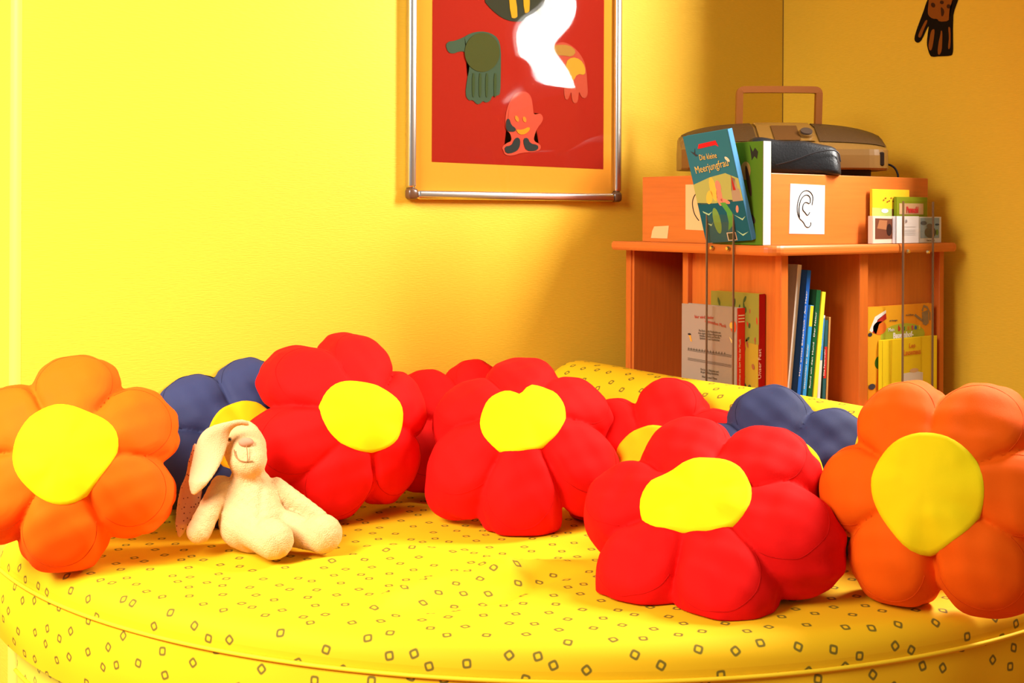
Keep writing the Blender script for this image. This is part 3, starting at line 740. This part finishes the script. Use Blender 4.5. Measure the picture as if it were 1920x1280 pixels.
# --- green nature book standing beside it
gx = -.7045; g0 = onX(1392, 455, gx); g1 = onX(1431, 457, gx); Wg = abs(g1[1]-g0[1])+.09; Hg = onX(1432, 262, gx)[2]-ZB-.001
gp = np.array([gx, g1[1]+Wg, ZB+.001])
book('thick green board book with a butterfly standing beside the blue fairy-tale book', frame_mtx(gp, (0, -1, 0), (-1, 0, 0)), Wg, Hg, .0235, cm((.11, .20, .012)), cm((.74, .66, .52)), 'R', prints=[
    ([(.74, .97), (.8, .9), (.84, .94), (.9, .9), (.88, .83), (.83, .86), (.78, .82)], cm((.04, .03, .015)), 2), (E_(.66, .72, .1, .09), cm((.45, .22, .05)), 2), (E_(.72, .62, .035, .16, .35), cm((.07, .03, .015)), 3), (E_(.8, .25, .06, .035, -.6), cm((.06, .03, .02)), 3)])
# --- books displayed on the left niche
def niche_book(x0, x1, ytop, X, T, cover, spine, label, **kw):
    q0 = onX(x0, ytop, X); q1 = onX(x1, ytop, X); W_ = abs(q1[1]-q0[1]); H_ = q0[2]-ZS-.001
    return book(label, frame_mtx((X, q0[1], ZS+.001), (0, -1, 0), (-1, 0, 0)), W_, H_, T, cover, spine, **kw), W_, H_
gt = cm((.12, .09, .06)); rd = cm((.5, .05, .03))
(gb, Wq, Hq) = niche_book(1279, 1384, 567, -.6975, .023, cm((.36, .26, .18)), cm((.62, .03, .012)), 'grey songbook with red spine standing in front in the left niche', spine_side='R',
    prints=[(E_(.93, .82, .05, .06), cm((.62, .08, .02)), 2), (E_(.9, .83, .035, .03), cm((.75, .45, .06)), 3), ([(.86, .72), (.93, .68), (.9, .66)], cm((.75, .55, .2)), 2), ([(.13, .70), (.17, .70), (.2, .63), (.17, .63)], cm((.7, .3, .04)), 2), (E_(.15, .70, .03, .01), cm((.03, .02, .02)), 3)]
    + [([(.12, y), (.9, y-.012), (.9, y-.016), (.12, y-.004)], gt, 2) for y in (.56, .55, .54, .465, .455, .445)] + [([(.12+.05*k, .545), (.135+.05*k, .57), (.145+.05*k, .545)], gt, 3) for k in range(14)],
    texts=[('hier wird Kinder', .42, .87, .0105, rd, {'width': .06, 'rot': .03}), ('eigenstehen Musik', .62, .82, .0105, rd, {'width': .066, 'rot': -.12})]
    + [(t, .52, y, .0068, gt, {'width': wd}) for t, y, wd in (('Das Buch enthält Musikstücke aus', .74, .068), ('dem eigenständigen Klassengang', .715, .072), ('Arbeiten mit Noten und Melodien', .69, .064), ('Spielstücken und Geschichten', .665, .062), ('Die Lieder, Melodien und', .36, .056), ('die große Klang-Geschichte', .335, .056), ('Noten und Töne', .29, .046))])
spine_text(gb, Wq, Hq, .023, 'Lieder und Geschichten aus dem Haus der Musik', .0085, cm((.8, .6, .35)), .38, width=.15)
for k in range(3): box('spine_band', (Wq+.0004, Hq*(.925-.03*k), -.021), (Wq+.0011, Hq*(.935-.03*k), -.002), cm((.8, .7, .5)), gb, mtx=Matrix.Identity(4))
(fb, Wf, Hf) = niche_book(1334, 1424, 543, -.6735, .020, cm((.40, .24, .02)), cm((.33, .008, .006)), 'flowered picture book with dark red spine behind the grey songbook', spine_side='R',
    prints=[([(0, .62), (1, .58), (1, 1), (0, 1)], cm((.26, .22, .03)), 1)] + [(E_(random.uniform(.1, .97), random.uniform(.08, .96), random.uniform(.015, .05), random.uniform(.01, .03), random.uniform(0, 3)), cm(random.choice([(.06, .09, .02), (.05, .06, .02), (.5, .05, .02), (.3, .09, .03)])), 2+k % 3) for k in range(46)])
spine_text(fb, Wf, Hf, .020, 'Unser Fest', .0125, cm((.8, .55, .4)), .42, width=.065)
# --- leaning books in the middle compartment, spines to the front
wht = cm((.8, .78, .72))
rowx = [onY(1492, 752, -.545)[0]-.0145]
def row_book(label, T, px_top, ang, gap, side, spine, texts=None, band=None, b=.545, W_=.2, pages='pages'):
    """spine faces the front, one cover faces left; the whole book leans to the right"""
    ang = math.radians(ang); rowx[0] += gap; Hm = (onY(1520, px_top, -b)[2]-ZS-.004)/math.cos(ang)
    up = np.array([math.sin(ang), 0, math.cos(ang)]); n = np.array([-math.cos(ang), 0, math.sin(ang)])
    org = np.array([rowx[0], -b+W_, ZS+.001+T*math.sin(ang)])
    rt = book(label, frame_mtx(org, (0, -1, 0), n), W_, Hm, T, side, spine, 'R', pages=pages)
    if texts: spine_text(rt, W_, Hm, T, texts[0], texts[1], texts[2], texts[3], width=texts[4])
    if band: box('spine_band', (W_+.0003, Hm*band[0], -T+.0010), (W_+.0010, Hm*band[1], -.0010), band[2], rt, mtx=Matrix.Identity(4))
    rowx[0] += T/math.cos(ang)+.0022
    return rt
wb = row_book('tall white hardback with grey cover at the left of the leaning row', .013, 491, 7, 0, cm((.42, .44, .46)), cm((.78, .74, .66)), pages='white_paper', b=.530)
row_book('tall blue picture book with white spine lettering in the leaning row', .012, 502, 7, 0, cm((.02, .09, .42)), cm((.02, .14, .62)), ('Mein erstes Bilderbuch - Am Meer', .0062, wht, .55, .19), b=.546)
row_book('light blue book with a yellow top on its spine in the leaning row', .012, 568, 7, 0, cm((.05, .28, .6)), cm((.04, .32, .72)), ('Geschichten für Kinder', .0055, wht, .42, .1), (.8, .995, cm((.8, .62, .02))), b=.550)
row_book('dark green book with white spine lettering in the leaning row', .0145, 540, 7, 0, cm((.02, .09, .03)), cm((.012, .10, .03)), ('Rund um den Hund   Der Natur', .0065, wht, .5, .17), b=.553)
row_book('bright yellow slim book in the leaning row', .0125, 544, 7, 0, cm((.7, .62, .03)), cm((.82, .76, .04)), b=.555)
row_book('grey-green book with blue and white spine in the leaning row', .010, 588, 5, .012, cm((.42, .38, .2)), cm((.80, .78, .74)), ('Mein Bilder', .005, wht, .75, .05), (.52, .97, cm((.06, .30, .66))))
row_book('small teal book with a red label on its spine at the right of the row', .011, 598, 3, .006, cm((.05, .12, .12)), cm((.03, .12, .13)), ('Die Feuerwehr', .0058, wht, .52, .06), (.34, .7, cm((.6, .03, .02))))
row_book('slim tan book at the right end of the leaning row', .006, 592, 3, 0, cm((.5, .26, .07)), cm((.6, .32, .1)))
# --- farm book and yellow mouse book in the right niche
def front_book(x0, x1, ytop, zb, Y, T, cover, label, **kw):
    q0 = onY(x0, ytop, Y); q1 = onY(x1, ytop, Y); W_ = q1[0]-q0[0]; H_ = (q0[2]+q1[2])/2-zb
    return book(label, frame_mtx((q0[0], Y, zb), (1, 0, 0), (0, -1, 0)), W_, H_, T, cover, **kw), W_, H_
white = cm((.85, .83, .78))
front_book(1628, 1751, 569, ZS+.001, -.5705, .014, cm((.80, .30, .015)), 'orange farm picture book with a watering can behind the yellow book', spine_side='L', prints=[
    ([(0, .2), (.35, .2), (.45, .5), (.5, 1), (0, 1)], cm((.82, .40, .02)), 1), (E_(.52, .68, .34, .13), cm((.42, .45, .03)), 2),
    ([(.02, .76), (.1, .9), (.26, .96), (.26, .93), (.14, .86), (.06, .74)], white, 3), ([(.06, .74), (.14, .87), (.26, .93), (.27, .87), (.16, .82), (.12, .72)], cm((.5, .03, .02)), 3), (E_(.17, .78, .1, .07), cm((.78, .18, .02)), 3), (E_(.03, .72, .03, .02), cm((.04, .04, .05)), 4),
    ([(.81, .91), (.91, .93), (.92, .79), (.88, .765), (.83, .78)], cm((.27, .18, .09)), 3), ([(.69, .88), (.83, .80), (.83, .83), (.71, .90)], cm((.27, .18, .09)), 3), ([(.81, .93), (.84, .99), (.9, .97), (.95, .9), (.95, .82), (.93, .82), (.93, .9), (.89, .95), (.84, .965), (.83, .92)], cm((.3, .2, .1)), 3),
    ([(.12, .14), (.16, .62), (.26, .62), (.26, .14)], cm((.74, .16, .01)), 2), (E_(.17, .42, .07, .07), cm((.04, .12, .01)), 3), (E_(.06, .18, .05, .03), cm((.06, .05, .06)), 3)],
    texts=[('Mein', .34, .735, .012, white, {}), ('b', .46, .735, .018, cm((.6, .03, .02)), {'bold': .0006}), ('u', .53, .735, .018, cm((.03, .25, .05)), {'bold': .0006}), ('n', .60, .735, .018, cm((.7, .3, .02)), {'bold': .0006}), ('t', .66, .735, .018, cm((.6, .03, .1)), {'bold': .0006}), ('e', .71, .735, .018, cm((.04, .15, .4)), {'bold': .0006}), ('s', .77, .735, .018, cm((.75, .6, .03)), {'bold': .0006}),
           ('Bauernhof-', .52, .66, .0185, white, {'bold': .0007, 'width': .078}), ('die Gießkanne', .62, .885, .006, gt, {'width': .03}), ('ein Heuwagen', .37, .84, .006, gt, {'width': .03})])
front_book(1655, 1758, 630, ZS+.001, -.5825, .010, cm((.85, .62, .015)), 'bright yellow book with red handwritten title in the right niche', spine_side='L', prints=[
    ([(.38, .28), (.73, .28), (.73, .42), (.62, .45), (.38, .44)], cm((.8, .72, .6)), 2), ([(.42, .16), (.7, .16), (.7, .28), (.42, .27)], cm((.45, .18, .06)), 2), (E_(.57, .47, .08, .035), cm((.75, .45, .2)), 3),
    ([(.14, .1), (.165, 1), (.175, 1), (.16, .1)], cm((.75, .45, .01)), 1), ([(.88, .1), (.87, 1), (.88, 1), (.895, .1)], cm((.75, .45, .01)), 1), ([(.78, .0), (1, 0), (1, .05), (.9, .05)], cm((.65, .04, .02)), 2), ([(.8, .06), (.82, .1), (.88, .12), (.94, .1), (.96, .06)], cm((.65, .05, .02)), 3)],
    texts=[('Leo', .53, .84, .0165, cm((.65, .09, .02)), {}), ('Lausemaus', .53, .73, .019, cm((.65, .09, .02)), {'width': .066}), ('DIX', .89, .015, .008, cm((.6, .1, .03)), {})])
# --- small books on the board, in front of the box
sg = 'small books on the shelf board'
front_book(1635, 1705, 352, ZB+.001, -.572, .006, cm((.82, .52, .02)), 'small yellow and green booklet at the back of the board', name='booklet', group=sg, spine_side='L', prints=[
    ([(0, 0), (.52, 0), (.52, .64), (.0, .66)], cm((.42, .5, .12)), 1), (E_(.33, .6, .09, .04), white, 3), (E_(.12, .38, .1, .04), white, 3), ([(.2, .2), (.4, .45), (.44, .42), (.28, .18)], cm((.05, .3, .03)), 3), (E_(.4, .2, .08, .06), cm((.75, .3, .03)), 3), ([(.52, .0), (.62, 0), (.62, .62), (.52, .64)], cm((.2, .06, .015)), 2), (E_(.12, .15, .12, .1), cm((.08, .3, .03)), 2)] + [(E_(.3+.05*k, .8+.04*math.sin(k*2), .02, .012), cm((.3, .08, .02)), 3) for k in range(6)])
front_book(1680, 1739, 366, ZB+.001, -.580, .006, cm((.22, .26, .01)), 'small green booklet with red lettering behind the white photo book', name='booklet', group=sg, spine_side='L', prints=[([(.12, .5), (.8, .48), (.8, .54), (.12, .55)], cm((.05, .14, .18)), 2), ([(.1, .62), (.86, .62), (.86, .86), (.1, .86)], cm((.6, .38, .2)), 1)],
    texts=[('Pumuckl', .5, .66, .020, cm((.65, .03, .04)), {'bold': .0008, 'width': .046})])
front_book(1636, 1677, 402, ZB+.001, -.588, .012, cm((.72, .55, .42)), 'small photo book with a brown animal picture at the left of the row', name='photo_book', group=sg, spine_side='L', prints=[([(.12, .17), (.9, .17), (.9, .9), (.12, .92)], cm((.16, .05, .025)), 1), ([(.2, .55), (.62, .5), (.66, .84), (.3, .86)], cm((.38, .15, .06)), 2), (E_(.75, .5, .12, .22), cm((.04, .015, .01)), 3)])
front_book(1678, 1723, 402, ZB+.001, -.594, .007, cm((.80, .79, .82)), 'white small book with quotation marks on the shelf board', name='photo_book', group=sg, spine_side='L', prints=[([(.28, y), (.85, y), (.85, y+.012), (.28, y+.012)], cm((.45, .45, .5)), 1) for y in (.6, .48, .42, .36, .3)], texts=[('»', .45, .76, .016, cm((.1, .1, .12)), {})])
front_book(1723, 1765, 403, ZB+.001, -.590, .007, cm((.62, .62, .55)), 'small photo book with a grey bear picture at the right end of the board', name='photo_book', group=sg, spine_side='L', prints=[([(.06, .18), (.9, .18), (.9, .96), (.06, .96)], cm((.25, .35, .38)), 1), (E_(.5, .4, .26, .22), cm((.10, .10, .08)), 2), (E_(.47, .64, .14, .1), cm((.13, .12, .1)), 3), (E_(.2, .76, .14, .08), cm((.08, .11, .14)), 2), (E_(.8, .7, .1, .04), cm((.06, .09, .12)), 2), (E_(.8, .4, .06, .12), cm((.15, .25, .05)), 2)],
    texts=[('Knut ist groß', .5, .06, .006, gt, {'width': .03})])

# ------------------------------------------------------------------ boombox on the raised box
BD = 2.95; bc = P3(1463, 330, BD); bc[2] = ZT
bbx = empty('boombox', bc, 'tan and brown portable stereo with raised carrying handle on the bookshelf', 'stereo')
bbx.rotation_euler = (0, 0, -math.atan2(FWD[0], FWD[1]))   # local x = camera right, y = away, z up
HW, HD, HT = .25, .105, .134
MT['tan'] = plain('tan plastic', (.20, .095, .016), .35, spec=.5)
MT['bbrown'] = plain('brown speaker cloth', (.060, .026, .005), .5, bump=.4, bscale=400)
MT['handle'] = plain('brown handle plastic', (.26, .075, .010), .4)
def bsec(u):
    e = abs(u); k = math.sqrt(max(0, 1-max(0, (e-.72)/.28)**2)); k = .45+.55*k
    top = HT*(.62+.38*math.sqrt(max(0, 1-e**2.6*.92)))
    d = HD*k
    return [(-d*.9, .018), (-d, .022), (-d*1.0, .052), (-d*.98, .066), (-d*.80, .082+(top-.13)*.4), (-d*.3, top-.012), (d*.1, top), (d*.6, top-.006), (d*.9, top-.04), (d*.9, .018)]
us = np.linspace(-1, 1, 41); V, Fc = [], []
for u in us:
    for y, z in bsec(u): V.append((u*HW, y, z))
k = 10
for i in range(40):
    for j in range(k): Fc.append((i*k+j, i*k+(j+1) % k, (i+1)*k+(j+1) % k, (i+1)*k+j))
Fc += [tuple(range(k))[::-1], tuple(40*k+j for j in range(k))]
o = mesh_obj('body', V, Fc, MT['tan'], bbx, False)
def deck(nm, u0, u1, j0, j1, mat, lift=.002, n=14):
    V, Fc = [], []
    for u in np.linspace(u0, u1, n):
        s = bsec(u); 
        for j in range(j0, j1+1): V.append((u*HW, s[j][0]-lift*.6, s[j][1]+lift))
    m = j1-j0+1
    for i in range(n-1):
        for j in range(m-1): Fc.append((i*m+j, (i+1)*m+j, (i+1)*m+j+1, i*m+j+1))
    return mesh_obj(nm, V, Fc, mat, bbx, True)
deck('speaker_dome', .30, .97, 4, 7, MT['bbrown']); deck('speaker_dome', -.97, -.30, 4, 7, MT['bbrown'])
deck('control_deck', -.27, .27, 4, 6, MT['tan'], .003)
deck('display', -.13, .12, 4, 5, cm((.10, .04, .01), .3), .0045, 6); deck('display_bar', -.13, .12, 5, 5, cm((.3, .1, .02), .3), .006, 6) if False else None
bm = bmesh.new(); bm_box(bm, (-.03, -.045, .107), (.032, -.03, .113), .002); bm_obj('display_bar', bm, cm((.42, .17, .04), .3), bbx)
bm = bmesh.new(); bmesh.ops.create_cone(bm, cap_ends=True, segments=28, radius1=.019, radius2=.017, depth=.014, matrix=Matrix.Translation((.047, -.062, .103)) @ Matrix.Rotation(math.radians(35), 4, 'X')); bm_obj('dial_ring', bm, MT['tan'], bbx)
bm = bmesh.new(); bmesh.ops.create_cone(bm, cap_ends=True, segments=28, radius1=.015, radius2=.014, depth=.02, matrix=Matrix.Translation((.047, -.063, .104)) @ Matrix.Rotation(math.radians(35), 4, 'X')); bm_obj('dial', bm, cm((.06, .04, .03), .3), bbx)
for k_ in range(3):
    bm = bmesh.new(); bm_box(bm, (-.10+.024*(k_ % 2), -.055+.014*k_, .100+.006*k_), (-.083+.024*(k_ % 2), -.047+.014*k_, .105+.006*k_), .0015); bm_obj('button', bm, cm((.4, .2, .06), .3), bbx)
for s in (-1, 1):
    # front openings of the speakers
    bm = bmesh.new(); bm_box(bm, (.135 if s > 0 else -.226, -.097, .027), (.226 if s > 0 else -.135, -.070, .060), .003); bm_obj('speaker_port', bm, cm((.02, .01, .005), .6), bbx)
bm = bmesh.new(); bm_box(bm, (-.2, -.08, 0), (.2, .07, .02), .004); bm_obj('foot', bm, cm((.03, .015, .006), .6), bbx)
hp = smooth_line([(-.098, .03, .10), (-.098, .02, .195), (-.098, .018, .217), (-.080, .018, .219), (.080, .018, .219), (.098, .018, .217), (.098, .02, .195), (.098, .03, .10)], 2)
V, Fc = [], []
for i, p in enumerate(hp):
    t = np.array(hp[min(i+1, len(hp)-1)])-np.array(hp[max(i-1, 0)]); t /= np.linalg.norm(t); sdir = np.cross(t, [0, 1, 0]); sdir /= np.linalg.norm(sdir)
    for sx, sy in ((-.008, -.009), (.008, -.009), (.008, .009), (-.008, .009)): V.append(np.array(p)+sdir*sx+np.array([0, sy, 0]))
for i in range(len(hp)-1):
    for j in range(4): Fc.append((i*4+j, i*4+(j+1) % 4, (i+1)*4+(j+1) % 4, (i+1)*4+j))
o = mesh_obj('handle', V, Fc, MT['handle'], bbx); bmx = bmesh.new(); bmx.from_mesh(o.data); bmesh.ops.recalc_face_normals(bmx, faces=bmx.faces[:]); bmx.to_mesh(o.data); bmx.free()
tube('power_cord', smooth_line([(.235, -.03, .035), (.255, -.04, .033), (.268, -.045, .024), (.274, -.047, .008), (.274, -.046, .001)], 2), .0025, MT['black'], bbx)
# black bag in front of it
bgp = P3(1484, 325, 2.74); bgp[2] = ZT
bag = empty('black_case', bgp, 'black zipped case lying in front of the stereo', 'case'); bag.rotation_euler = (0, 0, -math.atan2(FWD[0], FWD[1])-.12)
V = []; Fc = []; nU, nS = 22, 16
for i in range(nU):
    u = -1+2*i/(nU-1); e = (1-abs(u)**8)**.5; zt = (.091-.011*(u+1)+.002*math.sin(u*7))*(.55+.45*e); dd = .036*(.5+.5*e)
    for j in range(nS):
        a = 2*math.pi*j/nS; c, s = math.cos(a), math.sin(a); sg_ = lambda v: math.copysign(abs(v)**.45, v)
        V.append((u*.108, sg_(c)*dd+(.5+.5*sg_(s))*.02, zt*(.5+.5*sg_(s))))
for i in range(nU-1):
    for j in range(nS): Fc.append((i*nS+j, (i+1)*nS+j, (i+1)*nS+(j+1) % nS, i*nS+(j+1) % nS))
Fc += [tuple(range(nS)), tuple((nU-1)*nS+j for j in range(nS))[::-1]]
mesh_obj('case_body', V, Fc, MT['blackbag'], bag, True)
tube('zip', smooth_line([(-.04, -.034, .022), (0, -.034, .032), (.05, -.030, .052), (.1, -.022, .058), (.106, -.018, .03)], 2), .0016, cm((.03, .03, .035), .4), bag, 6)

# ------------------------------------------------------------------ picture on the back wall
fl, frr = onY(766, 374, -.02), onY(1165, 374, -.02); zb_ = (fl[2]+frr[2])/2-.002; x0, x1, zt_ = fl[0], frr[0], zb_+.86
pic = empty('framed_picture', ((x0+x1)/2, -.001, zb_), 'framed red picture with coloured hand cut-outs on the yellow wall', 'picture')
po = np.array(pic.location); bw = .024
box('backing', (x0+.005, -.008, zb_+.005), (x1-.005, -.001, zt_-.005), MT['cap'], pic)
box('mount', (x0+bw*.8, -.0095, zb_+bw*.8), (x1-bw*.8, -.0082, zt_-bw*.8), MT['mat_orange'], pic)
z3 = lambda x, y: (740+x/3.2, y/3.2)
c = [onY(*z3(222, 972), -.0098), onY(*z3(1250, 1012), -.0098)]
sheet = [c[0], c[1], np.array([c[1][0], -.0098, zt_-.09]), np.array([c[0][0], -.0098, zt_-.09])]
plate('red_sheet', sheet, (0, -1, 0), .0006, MT['poster_red'], pic, po)
def bar(nm, lo, hi): 
    return box(nm, lo, hi, MT['alu'], pic, .007, 4, smooth=True)
bar('frame_bar', (x0, -.024, zb_+bw), (x0+bw*.85, -.001, zt_-bw)); bar('frame_bar', (x1-bw*.85, -.024, zb_+bw), (x1, -.001, zt_-bw))
bar('frame_bar', (x0+bw, -.024, zb_), (x1-bw, -.001, zb_+bw*.85)); bar('frame_bar', (x0+bw, -.024, zt_-bw*.85), (x1-bw, -.001, zt_))
for cx_, cz_ in ((x0, zb_), (x1-bw, zb_), (x0, zt_-bw), (x1-bw, zt_-bw)):
    box('corner_cap', (cx_-.001, -.0255, cz_-.001), (cx_+bw+.001, -.001, cz_+bw+.001), MT['cap'], pic, .008, 3, smooth=True)
def cut(nm, pts, col, lay, sm=1, label=None):
    y = -.0106-.0012*lay; P = [onY(*z3(*p), y) for p in pts]
    if sm: P = smooth_poly(P, sm)
    o = plate(nm, P, (0, -1, 0), .0012, cm(tuple(v*.72 for v in col)), pic, po)
    if label: o['label'] = label
cut('hand_cutout', [(300, 270), (320, 250), (350, 248), (400, 230), (450, 200), (510, 188), (570, 198), (615, 230), (632, 290), (632, 420), (630, 560), (615, 575), (580, 575), (570, 605), (545, 618), (525, 605), (510, 622), (490, 628), (465, 600), (440, 605), (420, 570), (430, 480), (445, 400), (440, 345), (415, 310), (380, 310), (345, 325), (315, 315)], (.055, .09, .045), 0, 1, 'green hand cut-out like a bird')
cut('painted_palm', ellipse(520, 315, 105, 118, 24), (.065, .07, .012), 1)
for x in (470, 510, 550, 600): cut('painted_stripe', [(x-9, 440), (x+7, 440), (x+5, 560), (x, 590), (x-9, 570)], (.05, .075, .02), 1)
cut('hand_cutout', [(840, 335), (870, 290), (920, 265), (960, 262), (1000, 250), (1040, 262), (1090, 300), (1130, 360), (1145, 420), (1150, 500), (1155, 560), (1140, 590), (1115, 580), (1100, 540), (1095, 610), (1075, 620), (1060, 600), (1055, 540), (1035, 600), (1015, 590), (1010, 500), (990, 440), (970, 390), (940, 350), (890, 350)], (.5, .07, .03), 0, 1, 'red and yellow hand cut-out')
cut('painted_palm', [(845, 330), (880, 290), (960, 268), (1040, 268), (1085, 305), (1060, 340), (1000, 330), (900, 330)], (.42, .2, .03), 1)
cut('painted_palm', [(1020, 370), (1060, 340), (1110, 355), (1138, 400), (1138, 450), (1090, 440), (1065, 490), (1030, 450)], (.58, .29, .02), 1)
cut('hand_cutout', [(650, 905), (640, 885), (665, 860), (700, 845), (690, 800), (665, 780), (660, 720), (668, 660), (690, 600), (720, 560), (755, 548), (790, 552), (815, 580), (825, 640), (830, 690), (860, 675), (885, 695), (885, 725), (850, 770), (835, 810), (830, 845), (870, 865), (875, 890), (850, 910), (760, 915), (700, 935), (660, 930)], (.62, .075, .035), 0, 1, 'pink hand cut-out with a face and boots')
DK = (.03, .035, .03)
for p in ([(655, 880), (700, 872), (715, 835), (735, 822), (752, 840), (745, 890), (715, 915), (665, 922)], [(770, 830), (795, 825), (810, 860), (855, 868), (860, 890), (840, 905), (790, 905), (772, 870)], [(668, 715), (685, 712), (695, 750), (725, 770), (720, 790), (680, 790), (663, 770)]): cut('painted_boot', p, DK, 1)
cut('painted_mouth', [(722, 775), (760, 780), (805, 758), (808, 780), (780, 805), (745, 808)], (.72, .26, .01), 1)
cut('painted_eye', ellipse(730, 712, 10, 20, 12, -.4), (.7, .22, .02), 1); cut('painted_eye', ellipse(776, 716, 10, 18, 12, -.3), (.7, .22, .02), 1)
cut('hand_cutout', [(525, 0), (575, 60), (640, 110), (700, 130), (760, 130), (820, 120), (900, 118), (950, 90), (965, 40), (960, -60), (880, -150), (700, -160), (560, -90)], (.035, .035, .015), 0, 1, 'black and yellow striped hand cut-out')
for p in ([(672, -100), (705, -100), (735, 95), (715, 112), (690, 105)], [(760, -100), (800, -100), (805, 60), (790, 80), (770, 75)], ellipse(865, 80, 20, 24, 12), ellipse(935, 50, 12, 10, 12), ellipse(925, 8, 12, 10, 12)): cut('painted_stripe', p, (.58, .30, .01), 1)
# wavy clear film in front
def film(x, z): return .04*min(1, max(0, (z-1.20)/.22))**2*math.cos(6.283*(z-1.42)/.25)*.08*math.tanh((x+.88)/.08)+.0008*math.sin(x*17+z*9)
nx_, nz_ = 90, 60; V, Fc = [], []
for i in range(nx_+1):
    for j in range(nz_+1):
        u, v = i/nx_, j/nz_; X_ = x0+bw*.8+(x1-x0-1.6*bw)*u; Zz = zb_+bw*.8+(zt_-zb_-1.6*bw)*v
        V.append((X_-po[0], -.0185+film(X_, Zz)-po[1], Zz-po[2]))
for i in range(nx_):
    for j in range(nz_): Fc.append((i*(nz_+1)+j, (i+1)*(nz_+1)+j, (i+1)*(nz_+1)+j+1, i*(nz_+1)+j+1))
MT['film'] = clear_mat('wavy clear film', (.98, .98, .98), .008, .03)
mesh_obj('clear_film', V, Fc, MT['film'], pic, True)

# ------------------------------------------------------------------ paper hand on the right wall
z7 = lambda x, y: (1680+x/10.67, y/10.67)
ph = onX(1755, 100, -.001)
hand = empty('paper_hand', ph, 'black paper hand with brown stripes pinned to the right wall', 'wall decoration')
def hcut(nm, pts, col, lay): 
    P = smooth_poly([onX(*z7(*p), -.001-.0012*lay) for p in pts], 1); plate(nm, P, (-1, 0, 0), .0012, cm(col), hand, ph)
hcut('hand_sheet', [(640, -300), (640, -100), (590, 20), (540, 180), (480, 340), (400, 560), (355, 720), (365, 790), (420, 825), (480, 790), (530, 700), (590, 560), (650, 450), (615, 700), (605, 850), (630, 960), (660, 1050), (700, 1105), (870, 1085), (1080, 1080), (1120, 1040), (1130, 900), (1110, 600), (1120, 300), (1150, 150), (1210, 0), (1260, -150), (1260, -300)], (.010, .005, .002), 0)
for p in ([(660, -250), (640, 0), (620, 200), (640, 280), (720, 340), (820, 340), (850, 400), (1040, 385), (1055, 300), (1060, 120), (1110, 0), (1160, -250)], [(600, 355), (620, 390), (540, 560), (490, 710), (450, 720), (430, 680), (470, 580), (560, 400)], [(690, 580), (740, 540), (765, 570), (740, 780), (710, 950), (670, 985), (635, 900), (660, 740)], [(885, 575), (915, 580), (915, 780), (905, 980), (860, 1070), (820, 1030), (840, 820), (880, 650)], [(1055, 490), (1080, 540), (1080, 900), (1045, 960), (1030, 900), (1050, 700), (1030, 520)]):
    hcut('painted_stripe', p, (.24, .065, .006), 1)
for p in (ellipse(725, 65, 38, 50, 12, -.4), ellipse(900, 10, 36, 36, 12), ellipse(1035, 90, 36, 42, 12), [(880, 90), (950, 170), (930, 280), (890, 290), (895, 180)]): hcut('painted_spot', p, (.05, .016, .004), 2)
